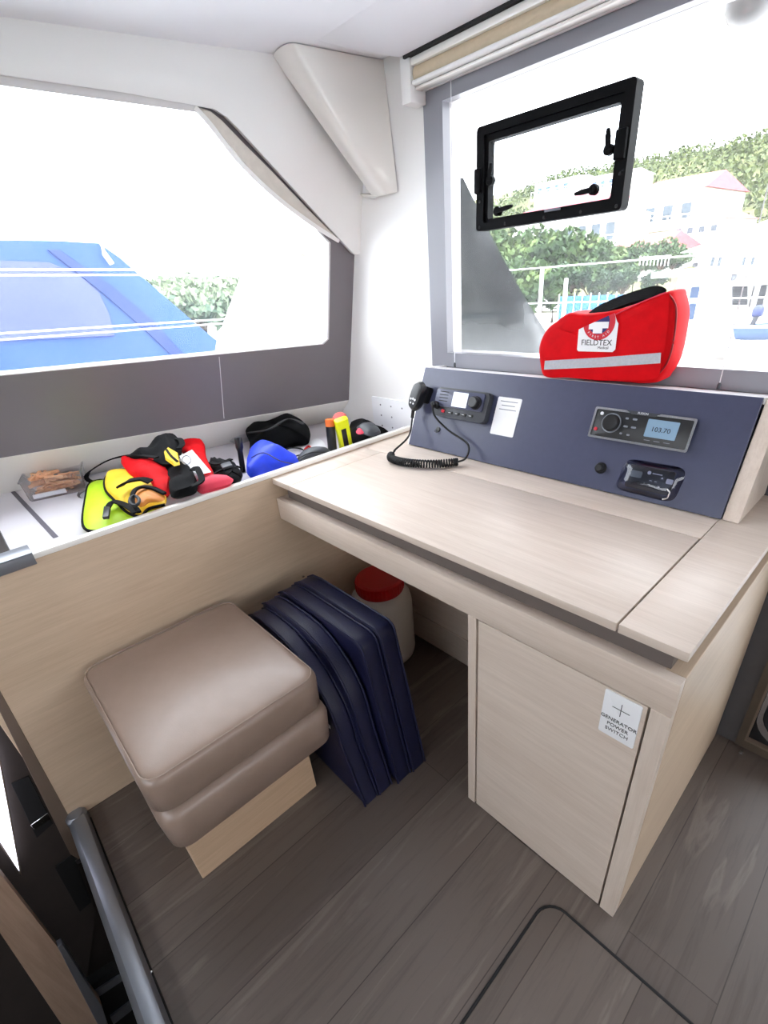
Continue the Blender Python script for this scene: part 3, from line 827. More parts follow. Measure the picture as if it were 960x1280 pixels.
# black buckle strap hanging on the lime pouch
bs = thing('buckle_strap', 'black strap with side-release buckle over the lime pouch', 'strap', oz(135, 635, SZ + .02))
obj('webbing', strap(crom(zpts([(170, 641, .775), (158, 632, .768), (142, 627, .76), (135, 634, .756), (133, 642, .755)]), 6), .016, .004), 'blackcloth', bs)
obj('buckle', prism([oz(131, 636, .757), oz(139, 637, .757), oz(137, 649, .757), oz(129, 650, .757)], (0, 0, .009), .002, 2), 'black', bs)

# red and black life jacket
lj = thing('life_jacket', 'red and black life jacket with white label in the shelf pile', 'life jacket', oz(220, 600, SZ))
ro_ = zpts([(151, 577, .79), (165, 573, .80), (190, 574, .805), (204, 580, .80), (214, 595, .79), (213, 615, .775), (204, 620, .772), (185, 606, .78), (165, 595, .785)])
obj('cover', bag(ro_, (0, 0, .016), .016, 11, 3, wob=.016, freq=15, seed=1, back=1.), 'red', lj)
obj('cover', bag(zpts([(224, 558, .775), (236, 552, .785), (254, 553, .785), (258, 572, .78), (268, 596, .775), (250, 597, .775), (236, 575, .78)]), (0, 0, .018),   .014, 11, 3, wob=.014, freq=16, seed=3, back=1.), 'red', lj)
obj('cover', bag(zpts([(244, 604, .78), (262, 597, .785), (288, 597, .78), (289, 604, .775), (262, 612, .775), (246, 614, .775)]), (0, 0, .012), .016, 6, 2, wob=.004, seed=6, back=1.), 'pink', lj)['label'] = 'pale red lobe'
obj('harness_back', bag(zpts([(160, 570, .815), (182, 561, .825), (203, 548, .83), (222, 547, .825), (228, 560, .82), (217, 577, .815), (204, 580, .815), (185, 573, .82)]), (0, 0, .016),   .018, 12, 3, wob=.026, freq=18, seed=9, back=1.5), 'blackcloth', lj)
obj('bladder', bag(zpts([(205, 565, .838), (210, 559, .846), (222, 566, .842), (225, 581, .832), (218, 583, .832), (207, 575, .834)]), (0, 0, .006), .003, 6, 3, wob=.005, seed=8, smooth=False), 'yellow', lj)
obj('side_pad', bag(zpts([(208, 581, .806), (222, 577, .812), (236, 586, .808), (246, 600, .80), (246, 613, .79), (232, 619, .785), (214, 621, .782), (211, 600, .79)]), (0, 0, .014), .004, 12, 4, wob=.022, freq=17, seed=12, back=1.6, per=3), 'blackcloth', lj)
obj('care_label', bag(zpts([(224, 570, .815), (240, 562, .819), (264, 590, .808), (247, 594, .806), (234, 582, .812)]), (0, 0, .003), .003, 5, 2, wob=.004, smooth=False), 'paper', lj)['label'] = 'white care label'
obj('buckle_ring', tube([oz(233 + 5.5 * math.cos(a), 575 + 5.5 * math.sin(a), .835) for a in [2 * PI * k / 14 for k in range(14)]], .0018, 6, closed=True), 'steel', lj)
obj('strap_loop', strap(crom(zpts([(196, 572, .832), (170, 569, .822), (150, 571, .80), (132, 577, .775), (114, 588, .745), (108, 596, .73), (112, 601, .72), (122, 603, .715), (130, 601, .715)]), 8), .014, .004), 'blackcloth', lj)
obj('strap', strap(crom(zpts([(214, 550, .84), (224, 549, .846), (228, 555, .842), (223, 561, .838)]), 6), .016, .004), 'blackcloth', lj)
obj('strap', strap(crom(zpts([(240, 588, .83), (246, 585, .832), (252, 600, .82), (240, 608, .815)]), 6), .016, .004), 'blackcloth', lj)
obj('strap', strap(crom(zpts([(208, 562, .852), (214, 570, .86), (222, 577, .855)]), 5), .006, .003), 'blackcloth', lj)
# black harness webbing heap with buckles
hw = thing('harness_webbing', 'tangled black harness webbing between life jacket and blue bag', 'harness', oz(285, 590, SZ))
obj('webbing', bag(zpts([(262, 577, .745), (280, 578, .75), (292, 581, .752), (302, 590, .745), (302, 598, .74), (290, 604, .74), (272, 598, .745)]), (0, 0, .02), .02, 7, 2, wob=.012, freq=40, seed=15, back=.6), 'blackcloth', hw)
for pts_ in ([(262, 578, .775), (272, 580, .785), (284, 576, .785), (289, 574, .785)], [(268, 592, .778), (282, 586, .79), (296, 590, .785), (302, 596, .77)], [(276, 600, .77), (284, 592, .79), (292, 583, .785), (300, 584, .775)]):
    obj('strap', strap(crom(zpts(pts_), 6), .016, .004), 'blackcloth', hw)
obj('buckle', prism(zpts([(276, 583, .795), (288, 579, .795), (291, 584, .795), (279, 588, .795)]), (0, 0, .008), .002, 2), 'grey_dark', hw)
# torch standing upright
tb = oz(304, 590, SZ + .002); ax = (V((.035, .01, .12))).normalized()
tt = thing('torch', 'small black torch standing upright beside the blue bag', 'torch', tb)
obj('barrel', lathe([(0, 0), (.009, 0), (.009, .07), (.0125, .082), (.0125, .112), (.011, .115), (0, .115)], tb, 18, axis=(-.02, .02, .12)), 'black', tt)
# blue bag
bb = thing('blue_bag', 'bright blue nylon stuff sack on the shelf', 'bag', oz(340, 580, SZ))
bo = zpts([(308, 588, .735), (312, 570, .745), (326, 560, .75), (344, 560, .75), (356, 570, .74), (373, 577, .73), (370, 583, .725), (340, 591, .722), (316, 597, .722)])
obj('sack', bag(bo, (0, 0, .022),   .046, 14, 1.9, wob=.016, freq=17, seed=20, back=.3), 'bluebag', bb)
obj('neck_seam', tube(crom(zpts([(314, 572, .792), (330, 566, .806), (350, 576, .792), (368, 580, .752)]), 6), .002, 6), 'logo_blue', bb)
# black pouch (boxy)
bp = thing('black_pouch', 'large boxy black cloth pouch by the side window wall', 'pouch', oz(345, 550, SZ))
def pv(lst): return [oz(*a) for a in lst]
bot = pv([(314, 562, .703), (330, 562, .703), (375, 553, .703), (386, 549, .703), (382, 545, .703), (318, 553, .703)])
b = B()
base = [oz(315, 560, .703), oz(385, 551, .703)]
Lr = pv([(308, 536, .755), (334, 531, .772), (359, 520, .79), (372, 524, .785), (385, 533, .765), (387, 549, .735), (370, 553, .722), (318, 563, .715), (312, 553, .722)])
obj('body', bag(Lr, V((-.2, -.1, .9)).normalized() * .02,   .022, 12, 4, wob=.009, freq=14, seed=30, back=1.2), 'blackcloth', bp)
obj('zip_flap', strap(crom(pv([(310, 541, .785), (335, 537, .80), (360, 524, .812), (380, 530, .80)]), 6), .012, .004), 'blackm', bp)
# clear plastic bag behind
q = oz(303, 545, SZ + .02)
b = bag([q + V(d_) for d_ in ((.03, -.05, -.016), (.05, .02, -.01), (.02, .06, 0), (-.04, .05, .04), (-.07, .0, .05), (-.04, -.05, .01))], (0, 0, .008), .03, 7, 1.5, wob=.014, freq=35, seed=3)
tag(obj('plastic_bag', b, 'clearbag'), 'crumpled clear plastic bag left of the black pouch', 'plastic bag')
# flares and round cap
def stick(u, v, z, h, r, name, label, cat, lean=(0, 0, 1), group=None):
    base_ = oz(u, v, z)
    return thing(name, label, cat, base_), base_
t1, q1 = stick(416, 566, SZ + .001, .12, .013, 'flare', 'black handheld flare with an orange end cap standing by the wall', 'flare')
axf = (oz(412, 524, .822) - q1).normalized(); hf = (oz(412, 524, .822) - q1).length
obj('tube', lathe([(0, 0), (.0165, 0), (.0165, hf * .82), (0, hf * .82)], q1, 20, axis=axf), 'black', t1)
obj('end_cap', lathe([(.0168, hf * .80), (.0168, hf * .97), (.015, hf), (0, hf)], q1, 20, axis=axf), 'flare_o', t1)['label'] = 'orange end cap'
t2, q2 = stick(433, 561, SZ + .001, .12, .013, 'flare', 'yellow handheld flare with a black side label beside the orange-capped one', 'flare')
axg = (oz(426, 524, .822) - q2).normalized(); hg = (oz(426, 524, .822) - q2).length
side = axg.cross(V((1, -.3, 0))).normalized(); fwd = side.cross(axg).normalized()
if fwd.x < 0: fwd = -fwd; side = -side
mt2 = basis(side, fwd, axg, q2)
b = plate(.048, .026, .006, 0, hg, bev=.002); b.transform(mt2); obj('tube', b, 'flare_y', t2)
b = box((-.011, .0125, hg * .04), (.008, .0142, hg * .74), .0005); b.transform(mt2); obj('side_label', b, 'black', t2)['label'] = 'black side label'
q3 = oz(432, 548, SZ + .001)
t3 = thing('screw_lid', 'coral red round screw lid behind the yellow flare', 'cap', q3)
axh = (oz(424, 521, .80) - q3)
obj('shell', lathe([(0, 0), (.017, 0), (.017, .085), (.028, .088), (.028, .108), (.022, .116), (0, .118)], q3, 22, axis=axh), 'coral', t3)
# paper, small black pouch and cable
b = bag(pv([(376, 562, .706), (392, 549, .707), (402, 550, .707), (408, 561, .706), (392, 566, .706)]), (0, 0, .0015), .003, 4, 2, per=3, wob=.003, seed=2)
tag(obj('paper_sheet', b, 'paper'), 'small white paper sheet behind the flat black case', 'paper')
fc = thing('flat_case', 'flat black case leaning on the panel beside the orange-capped flare', 'case', oz(392, 570, SZ))
obj('shell', bag(pv([(372, 572, .735), (386, 563, .745), (410, 562, .742), (412, 568, .732), (394, 574, .728), (374, 580, .725)]), (0, 0, .016), .012, 6, 3, wob=.003, back=1.), 'grey_dark', fc)
obj('seam', tube(crom(pv([(373, 573, .75), (388, 566, .757), (410, 565, .752)]), 5), .0018, 6), 'blackm', fc)
cb = thing('cable_loop', 'thin black cable loop with red clip on the shelf', 'cable', oz(365, 566, SZ))
obj('wire', tube(crom(pv([(352, 566, .706), (362, 560, .708), (376, 561, .708), (380, 566, .707), (366, 571, .706), (356, 570, .706)]), 6, True), .0028, 6, closed=True), 'blackm', cb)
obj('red_clip', tube(crom(pv([(381, 562, .712), (386, 558, .718), (391, 563, .714)]), 6), .0042, 6), 'redcap', cb)['label'] = 'red clip'
# black cloth with sunglasses
hc = thing('cloth_hat', 'black cloth hat crumpled below the white access plate', 'cap', oz(455, 548, SZ))
obj('crown', bag(pv([(436, 548, .735), (437, 534, .75), (447, 529, .755), (460, 531, .752), (478, 540, .74), (489, 545, .725), (470, 551, .72), (450, 557, .72)]), (0, 0, .02), .034, 8, 1.8, wob=.010, freq=22, seed=40, back=.6), 'blackcloth', hc)
obj('visor', bag(pv([(446, 536, .78), (452, 530, .79), (466, 530, .786), (476, 541, .765), (462, 545, .765)]), (.006, 0, .010), .012, 6, 2.4, seed=41), 'grey_dark', hc)['label'] = 'dark grey visor'
b = bag(pv([(445, 540, .80), (449, 535, .805), (455, 541, .80), (449, 543, .80)]), (.003, 0, .004), .004, 4, 2, per=3)
obj('patch', b, 'pink', hc)['label'] = 'pink patch'
# white access plate on the front wall
ap = thing('access_plate', 'white square access plate with screw holes on the front wall', 'plate', mtx=basis((1, 0, 0), (0, 0, 1), (0, -1, 0), (-.175, YF - .0005, .762)))
obj('plate', plate(.225, .135, .004, 0, .007, bev=.001), 'paper', ap, True)
for i in range(3):
    for j in range(3):
        if (i, j) != (2, 1):
            obj('screw', lathe([(0, 0), (.0035, 0), (.003, .0012), (0, .0014)], (-.06 + .062 * i, .04 - .042 * j, .007), 10), 'strip', ap, True)
# metal cap on the end of the side panel
ec = thing('end_cap_bracket', 'brushed metal end cap on the left end of the oak panel', 'bracket', (-.01, -.7, .766))
b = B(); box((-.052, -.80, .7665), (.006, -.606, .7715), .0015, 2, bm=b); box((.0015, -.80, .742), (.006, -.606, .7715), .0012, 2, bm=b)
obj('cap', b, 'alu', ec)

# ================================================================== STOOL
stl = thing('stool', 'taupe leather stool with double cushion on an oak base', 'stool', (.3, -.43, 0))
def cushion(x0, x1, y0, y1, z0, z1, r, puff):
    b = B(); nx, ny = 16, 14
    cx, cy = (x0 + x1) / 2, (y0 + y1) / 2
    prof = []
    hh = z1 - z0
    for k in range(7):
        a = -PI / 2 + PI * k / 6
        prof.append((-r + r * math.cos(a) if True else 0, (z0 + r + r * math.sin(a)) if a < 0 else (z1 - r + r * math.sin(a))))
    rings = []
    for off, z in prof:
        ring = [V((cx + x, cy + y, z)) for x, y in rrect(x1 - x0 + 2 * off, y1 - y0 + 2 * off, .042 + off * .6, 6)]
        rings.append(ring)
    for s in (.96, .8, .55, .25):
        base_r = rings[6]
        rings.append([V((cx + (p.x - cx) * s, cy + (p.y - cy) * s, z1 + puff * (1 - s ** 2.5))) for p in base_r])
    vs = [[b.verts.new(p) for p in r_] for r_ in rings]; n = len(vs[0])
    for a, c in zip(vs, vs[1:]):
        for i in range(n): b.faces.new((a[i], a[(i + 1) % n], c[(i + 1) % n], c[i]))
    b.faces.new(vs[0][::-1]); b.faces.new(vs[-1])
    return b
obj('base', box((.255, -.607, 0), (.412, -.268, .24), .002, 1), 'oak_warm', stl)['label'] = 'warm oak base'
obj('lower_cushion', cushion(.040, .502, -.634, -.220, .228, .357, .034, 0), 'taupe', stl, smooth=60)
obj('upper_cushion', cushion(.028, .494, -.634, -.226, .352, .456, .020, .012), 'taupe', stl, smooth=60)
ring = [V((.261 + x, -.430 + y, .4545)) for x, y in rrect(.466 - .016, .408 - .016, .036, 6)]
obj('seam', tube(ring, .0012, 6, closed=True), 'stitch', stl)['label'] = 'pale stitched seam'

# ================================================================== FOLDED NAVY CUSHIONS
def pad(y0, y1, prof, bulge=.006):
    """upright pad: outline in x,z carried from y0 to y1"""
    pts = [V((x, 0, z)) for x, z in prof]
    n = len(pts); c = sum(pts, V()) / n; b = B(); rg_ = []
    for y, s in ((y0 - bulge, .82), (y0 - bulge * .6, .92), (y0, .985), (y0 + .006, 1.), (y1 - .006, 1.), (y1, .985), (y1 + bulge * .6, .92), (y1 + bulge, .82)):
        rg_.append([b.verts.new(V((c.x + (p.x - c.x) * s, y, max(.001, c.z + (p.z - c.z) * s)))) for p in pts])
    for a, d in zip(rg_, rg_[1:]):
        for i in range(n): b.faces.new((a[i], a[(i + 1) % n], d[(i + 1) % n], d[i]))
    b.faces.new(rg_[0]); b.faces.new(rg_[-1][::-1])
    return b
def rprof(x0, x1t, x1b, zt, r, zl=None):
    out = [(x0, .002), (x1b, .002)]
    for k in range(9):
        a = k / 8 * PI / 2
        out.append((x1t - r + r * math.cos(a), zt - r + r * math.sin(a)))
    out += [(x0 + .10, zt), (x0 + .055, zt - .006), (x0 + .022, zt - .026), (x0 + .004, zt - .065)]
    return out
def piping(y, prof, r=.003):
    return tube([V((x, y, z)) for x, z in prof[1:-1]], r, 6, up=(0, 1, 0))
f1 = thing('folded_cushion', 'folded navy cushion with rounded corner next to the taupe stool', 'cushion', (.33, -.155, 0), group='folded navy cushions')
pA = rprof(.075, .500, .560, .440, .26); pB = rprof(.070, .505, .563, .452, .22)
obj('pad', pad(-.210, -.168, pA), 'navy', f1, smooth=60); obj('pad', pad(-.160, -.118, pB), 'navy', f1, smooth=60)
for y, pr in ((-.2115, pA), (-.166, pA), (-.160, pB), (-.1165, pB)): obj('piping', piping(y, pr), 'navy_pipe', f1)
obj('label', box((.455, -.2185, .235), (.464, -.2165, .247)), 'print', f1)['label'] = 'tiny white tag'
f2 = thing('folded_cushion', 'folded navy cushion with square corner next to the white jug', 'cushion', (.33, -.05, 0), group='folded navy cushions')
pC = rprof(.072, .495, .575, .462, .035); pD = rprof(.078, .500, .580, .470, .03)
obj('pad', pad(-.102, -.056, pC), 'navy', f2, smooth=60); obj('pad', pad(-.046, .0, pD), 'navy', f2, smooth=60)
for y, pr in ((-.103, pC), (-.055, pC), (-.047, pD), (.001, pD)): obj('piping', piping(y, pr), 'navy_pipe', f2)
obj('fold', prism([V((.3 + (x - .3) * .985, -.058, .004 + z * .985)) for x, z in pC], (0, .014, 0)), 'navy', f2)
obj('snap', lathe([(.004, 0), (.004, .003), (0, .003)], (.13, -.03, .4725), 10), 'chrome', f2)

# ================================================================== JUG
jx, jy = .142, .250
jg = thing('jug', 'white plastic jug with red screw cap under the desk', 'jug', (jx, jy, 0))
obj('body', lathe([(0, .001), (.094, .001), (.106, .012), (.11, .03), (.11, .235), (.105, .262), (.088, .282), (.07, .29), (.07, .30), (0, .30)], (jx, jy, 0), 40), 'jug', jg)
b = lathe([(.082, .288), (.084, .292), (.084, .332), (.078, .339), (0, .339)], (jx, jy, 0), 36)
obj('cap', b, 'redcap', jg)['label'] = 'red screw cap'
b = B()
for k in range(40):
    a = 2 * PI * k / 40; c_ = V((jx + .084 * math.cos(a), jy + .084 * math.sin(a), .311))
    box(c_ - V((.0016, .0016, .016)), c_ + V((.0016, .0016, .016)), bm=b)
obj('cap_ribs', b, 'redcap', jg)['kind'] = 'stuff'

# ================================================================== FLOOR HATCH and EDGE RAIL
fh = thing('floor_hatch', 'flush plank floor hatch with black rubber joint', 'hatch', (1.4, -.45, 0))
hp = [(x, y) for x, y in rrect(.70, .78, .045, 6, 1.022 + .35, -.063 - .39)]
obj('lid', prism([(x, y, .0004) for x, y in hp], (0, 0, .0018)), 'floor', fh)
obj('gasket', tube([V((x, y, .0012)) for x, y in hp], .0035, 8, closed=True), 'blackm', fh)['label'] = 'black rubber joint'
er = thing('floor_edge_rail', 'grey aluminium edge rail along the stairwell at bottom left', 'rail', (.6, -.785, 0))
pr_ = [(-.024, -.03), (-.024, .012), (-.018, .022), (-.006, .026), (.010, .024), (.021, .014), (.024, .002), (.024, -.03)]
obj('rail', sweep([V((.012, -.789, .004)), V((.03, -.789, .004)), V((1.24, -.789, .004))], pr_), 'alu', er)
obj('end_cap', lathe([(0, -.03), (.026, -.03), (.026, .016), (.018, .026), (0, .03)], (.012, -.789, .004), 20), 'alu', er)
obj('seal', tube([V((.03, -.7635, .002)), V((1.24, -.7635, .002))], .0022, 6), 'blackm', er)
obj('screw', lathe([(0, 0), (.0035, 0), (.003, .0012), (0, .0015)], (.51, -.765, .003), 10), 'chrome', er)

# --- stairwell door, catches, post, steps
sd = thing('stairwell_door', 'dark sliding door edge with brown jamb beside the oak panel end', 'door', (-.01, -.82, 0))
jp = [ox(0, 872, -.004), ox(0, 838, -.004), ox(97, 1045, -.004), ox(90, 1062, -.004)]
obj('jamb', prism([ox(-12, 866, .001), ox(-4, 856, .001), ox(97, 1040, .001), ox(100, 1075, .001), ox(88, 1068, .001)], (-.016, 0, 0), .001, 1), 'jamb', sd)
def sdp(pts, x, t, m, nm, lab=None):
    o = obj(nm, prism([ox(u, v, x) for u, v in pts], (-t, 0, 0), .0008, 1), m, sd)
    if lab: o['label'] = lab
sdp([(-60, 800), (0, 880), (92, 1062), (120, 1140), (100, 1290), (-60, 1290)], -.006, .01, 'dark', 'leaf')
sdp([(14, 980), (36, 970), (66, 1030), (46, 1048)], -.002, .004, 'blackm', 'lock_case')
sdp([(68, 1084), (92, 1068), (114, 1128), (100, 1140)], -.002, .004, 'blackm', 'lock_case')
sdp([(38, 1032), (60, 1016), (64, 1024), (43, 1038)], .001, .003, 'chrome', 'strike_plate', 'chrome strike plate')
sdp([(94, 1076), (108, 1069), (109, 1074), (96, 1081)], .001, .003, 'chrome', 'strike_plate', 'chrome strike plate')
hw2 = thing('hull_window', 'bright sliver of self-lit hull window at the left edge', 'window', ox(5, 1040, .02))
obj('pane', prism([ox(-40, 900, .02), ox(-2, 945, .02), ox(8, 1000, .02), ox(25, 1091, .02), ox(0, 1052, .02), ox(-40, 1000, .02)], (-.004, 0, 0)), 'hullglow', hw2)  # pane glows by itself in place of daylight outside
obj('frame', tube([ox(-2, 942, .021), ox(9, 1000, .021), ox(26, 1093, .021), ox(0, 1056, .021), ox(-40, 1004, .021)], .0016, 6, up=(1, 0, 0)), 'jamb', hw2)
wp = thing('door_post', 'wooden door post rising from the stairwell at bottom left', 'post', ox(60, 1220, .12))
obj('post', prism([ox(-30, 1055, .12), ox(0, 1092, .12), ox(72, 1184, .12), ox(126, 1252, .12), ox(140, 1300, .12), ox(90, 1300, .12), ox(0, 1166, .12), ox(-30, 1122, .12)], (-.02, 0, 0), .001, 1), 'post_wood', wp)
obj('edge_trim', prism([ox(72, 1184, .124), ox(78, 1180, .124), ox(128, 1260, .124), ox(140, 1296, .124), ox(130, 1296, .124)], (-.02, 0, 0), .001, 1), 'alu', wp)['label'] = 'grey aluminium edge'
sw = thing('stair_tread', 'dark stair tread with pale nosing below the edge rail', 'stair', ox(150, 1250, .1))
obj('tread', prism([ox(100, 1240, .09), ox(180, 1190, .09), ox(230, 1300, .09), ox(140, 1300, .09)], (-.03, 0, 0)), 'blackm', sw)
obj('nosing', prism([ox(118, 1240, .096), ox(158, 1214, .096), ox(161, 1221, .096), ox(122, 1247, .096)], (-.01, 0, 0)), 'alu', sw)
obj('nosing', prism([ox(138, 1272, .098), ox(172, 1246, .098), ox(176, 1254, .098), ox(142, 1281, .098)], (-.01, 0, 0)), 'alu', sw)

# ================================================================== FRONT DOOR (lower right)
d1 = thing('door_1', None, None, (1.2, YF, 0), kind='structure')
def dz(x0, x1, z0, z1, y): return [(x0, y, z0), (x1, y, z0), (x1, y, z1), (x0, y, z1)]
obj('door_frame', frame_prism(dz(1.190, 1.96, .012, 1.70, YF - .016), dz(1.210, 1.925, .045, 1.65, YF - .016), (0, .05, 0)), 'bronze', d1)
obj('frame_lip', frame_prism(dz(1.208, 1.927, .043, 1.652, YF - .020), dz(1.213, 1.919, .048, 1.644, YF - .020), (0, .02, 0)), 'jamb', d1)
def rr3(w, h, r, cx, cz, y): return [(x, y, z) for x, z in rrect(w, h, r, 6, cx, cz)]
obj('leaf', frame_prism(rr3(.715, 1.600, .004, 1.5685, 0.8450, YF - .004), rr3(.665, 1.515, .10, 1.5685, 0.8550, YF - .004), (0, .03, 0)), 'black', d1)
obj('chrome_rim', frame_prism(rr3(.708, 1.565, .075, 1.5685, 0.8440, YF - .012), rr3(.688, 1.535, .07, 1.5685, 0.8500, YF - .012), (0, .009, 0)), 'chrome', d1)['label'] = 'chrome rim'
obj('window_gasket', frame_prism(rr3(.680, 1.495, .075, 1.5685, 0.8620, YF - .010), rr3(.672, 1.487, .072, 1.5685, 0.8620, YF - .010), (0, .012, 0)), 'chrome', d1)
obj('pane', prism(rr3(.668, 1.518, .1, 1.5685, 0.8550, YF + .006), (0, .006, 0)), 'tinted', d1)
tag(obj('deck_screw', lathe([(0, 0), (.006, 0), (.005, .003), (0, .004)], oz(926, 941, .0003), 12), 'chrome'), 'tiny bright screw head on the floor by the door frame', 'screw')

# ================================================================== BLINDS
bc = thing('roller_blind', 'white roller blind cassette with beige fabric above the front window', 'blind', (.9, .6, 1.75))
BX0, BX1 = .066, X1 + .02
obj('back_board', box((BX0, .640, 1.676), (BX1, YF - .006, 1.735)), 'white', bc)
obj('top_rail', box((BX0, .598, 1.719), (BX1, .64, 1.736), .004, 2), 'cream', bc)
obj('fabric', lathe([(0, 0), (.020, 0), (.020, BX1 - BX0 - .01), (0, BX1 - BX0 - .01)], (BX0 + .004, .622, 1.704), 24, axis=(1, 0, 0)), 'beige', bc)['label'] = 'beige rolled fabric'
obj('bottom_rail', box((BX0, .600, 1.682), (BX1, .640, 1.692), .004, 3), 'white', bc); obj('bottom_rail', box((BX0, .612, 1.674), (BX1, .640, 1.681), .003, 2), 'cream', bc)
obj('end_cap', box((.030, .596, 1.648), (BX0, YF - .005, 1.746), .003, 2), 'white', bc)
for k, (ux, lab) in enumerate(((.168, 'left guide cord of the roller blind in front of the window'), (.935, 'right guide cord of the roller blind behind the red bag'))):
    gc = thing('guide_cord', 'thin white ' + lab, 'cord', (ux, .640, .972), group='blind guide cords')
    obj('cord', tube([V((ux, .640, .985)), V((ux, .640, 1.6735))], .0011, 6), 'print', gc)
    obj('anchor', lathe([(0, 0), (.004, 0), (.004, .010), (.002, .014), (0, .014)], (ux, .640, .9725), 10), 'grey_dark', gc)
sb = thing('side_blind', 'off-white pleated side window blind bunched under the white trim', 'blind', sp(340, 230, .02))
fld = [(246, 134), (262, 139), (275, 150), (300, 176), (340, 216), (380, 258), (424, 301), (418, 301), (392, 281), (352, 250), (312, 213), (280, 174)]
obj('fabric', prism([sp(u, v, .006) for u, v in fld], SN * .014, .002, 1), 'blind', sb)
obj('rail', strap(crom([sp(u, v, .016) for u, v in ((243, 134), (262, 155), (300, 203), (345, 246), (390, 280), (423, 301))], 4), .012, .014, up=SN), 'white', sb)
obj('rail', strap([sp(-420, 40, .014), sp(244, 134, .014)], .020, .012, up=SN), 'reveal', sb)

# ================================================================== OPENING HATCH in the front glass
hx0, hx1, hz0, hz1 = .216, .638, 1.340, 1.573; hy = YF + .040
ha = thing('window_hatch', 'black framed opening hatch set in the front window glass', 'hatch', ((hx0 + hx1) / 2, hy, hz0))
def hr(x0, x1, z0, z1, y, r): return [(x, y, z) for x, z in rrect(x1 - x0, z1 - z0, r, 4, (x0 + x1) / 2, (z0 + z1) / 2)]
obj('outer_frame', frame_prism(hr(hx0, hx1, hz0, hz1, hy - .014, .010), hr(hx0 + .024, hx1 - .022, hz0 + .018, hz1 - .020, hy - .014, .006), (0, .036, 0)), 'hatchblack', ha)
obj('inner_frame', frame_prism(hr(hx0 + .022, hx1 - .02, hz0 + .016, hz1 - .018, hy - .004, .006), hr(hx0 + .033, hx1 - .034, hz0 + .027, hz1 - .034, hy - .004, .005), (0, .026, 0)), 'hatchblack', ha)
obj('pane', box((hx0 + .026, hy + .012, hz0 + .02), (hx1 - .026, hy + .018, hz1 - .028)), 'acrylic', ha)
def lever(cx, cz, dx, dzz, L=.045):
    d_ = V((dx, 0, dzz)).normalized(); n2 = V((-d_.z, 0, d_.x)); c = V((cx, hy - .022, cz))
    o = obj('latch_lever', prism([c + n2 * .0055, c + d_ * L * .6 + n2 * .005, c + d_ * L + n2 * .003, c + d_ * L - n2 * .003, c + d_ * L * .6 - n2 * .0055, c - n2 * .0055], (0, -.008, 0), .001, 1), 'hatchblack', ha)
    k = obj('latch_hub', lathe([(0, 0), (.011, 0), (.011, .014), (.008, .017), (0, .017)], c + V((0, .010, 0)), 18, axis=(0, -1, 0)), 'hatchblack', o)
def hxz(u, v): p = oy(u, v, hy - .024); return p.x, p.z
for (u, v), (u2, v2) in (((621, 264), (641, 257)), ((741, 237), (719, 243)), ((760, 187), (761, 160)), ((612, 226), (615, 204))):
    a = hxz(u, v); c = hxz(u2, v2)
    lever(a[0], a[1], c[0] - a[0], c[1] - a[1], math.hypot(c[0] - a[0], c[1] - a[1]))
obj('hinge_block', box((hx0 - .003, hy - .022, 1.428), (hx0 + .018, hy + .0, 1.485), .003, 2), 'hatchblack', ha)
obj('hinge_block', box((hx1 - .03, hy - .024, 1.435), (hx1 - .004, hy - .0, 1.490), .003, 2), 'hatchblack', ha)
obj('maker_plate', box((.438, hy - .016, hz0 + .020), (.482, hy - .0135, hz0 + .026)), 'inkgrey', ha)
b = B()
for (x, z) in ((hx0 + .012, hz0 + .009), (hx0 + .10, hz0 + .009), (hx0 + .22, hz0 + .009), (hx1 - .10, hz0 + .009), (hx1 - .012, hz0 + .009), (hx0 + .012, hz0 + .07), (hx1 - .012, hz0 + .07)):
    obj('screw', lathe([(0, 0), (.004, 0), (.003, .0015), (0, .0018)], (x, hy - .014, z), 10, axis=(0, -1, 0)), 'blackm', ha)
b.free()

tag(obj('sky_block_overhang', box((-.6, YF + .07, 1.755), (3.6, 1.07, 1.80), .01, 2), 'white'), kind='structure')  # unseen overhang added to block steep sky light from the desk
# dome lamp under the added overhang
dl = thing('dome_lamp', 'grey dome lamp outside at the top right of the front window', 'lamp', oy(940, 4, 1.0))
dc = oy(940, -4, 1.0); STEM = max(.02, 1.752 - dc.z)
obj('dome', lathe([(.052, .0), (.050, -.016), (.040, -.034), (.022, -.046), (0, -.05)], dc, 24), mat('grey_lamp_shell', (120, 116, 114), .3, var=.05), dl)
obj('rim', lathe([(.050, .004), (.058, .004), (.058, -.004), (.050, -.004)], dc, 24), 'white', dl)
obj('stem', lathe([(0, 0), (.035, 0), (.035, STEM), (0, STEM)], dc, 20), 'grey_dark', dl)

# ================================================================== OUTSIDE
M['scrub'] = leaf_mat('hillside_leaves', (46, 58, 24), (70, 84, 36), (104, 112, 58))
M['leaf1'] = leaf_mat('bush_leaves', (28, 50, 28), (52, 78, 34), (92, 110, 52))
M['leaf2'] = leaf_mat('tree_leaves', (24, 46, 36), (42, 68, 42), (76, 98, 54))
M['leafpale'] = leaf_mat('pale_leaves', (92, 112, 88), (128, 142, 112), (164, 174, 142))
M['bark'] = mat('bark', (96, 78, 62), .9, var=.2)
M['render'] = mat('white_render_wall', (238, 236, 232), .8, var=.02, vscale=2)
M['pinkroof'] = mat('red_tin_roof', (150, 44, 54), .6, var=.06, vscale=3)
M['whiteroof'] = mat('white_roof', (240, 240, 240), .6, var=.02)
M['shut'] = mat('blue_grey_shutter', (66, 92, 130), .6, var=.05)
M['winglass'] = mat('house_window_glass', (58, 70, 80), .2, var=.1)
M['louvre'] = mat('dark_louvre', (44, 46, 52), .6, var=.06)
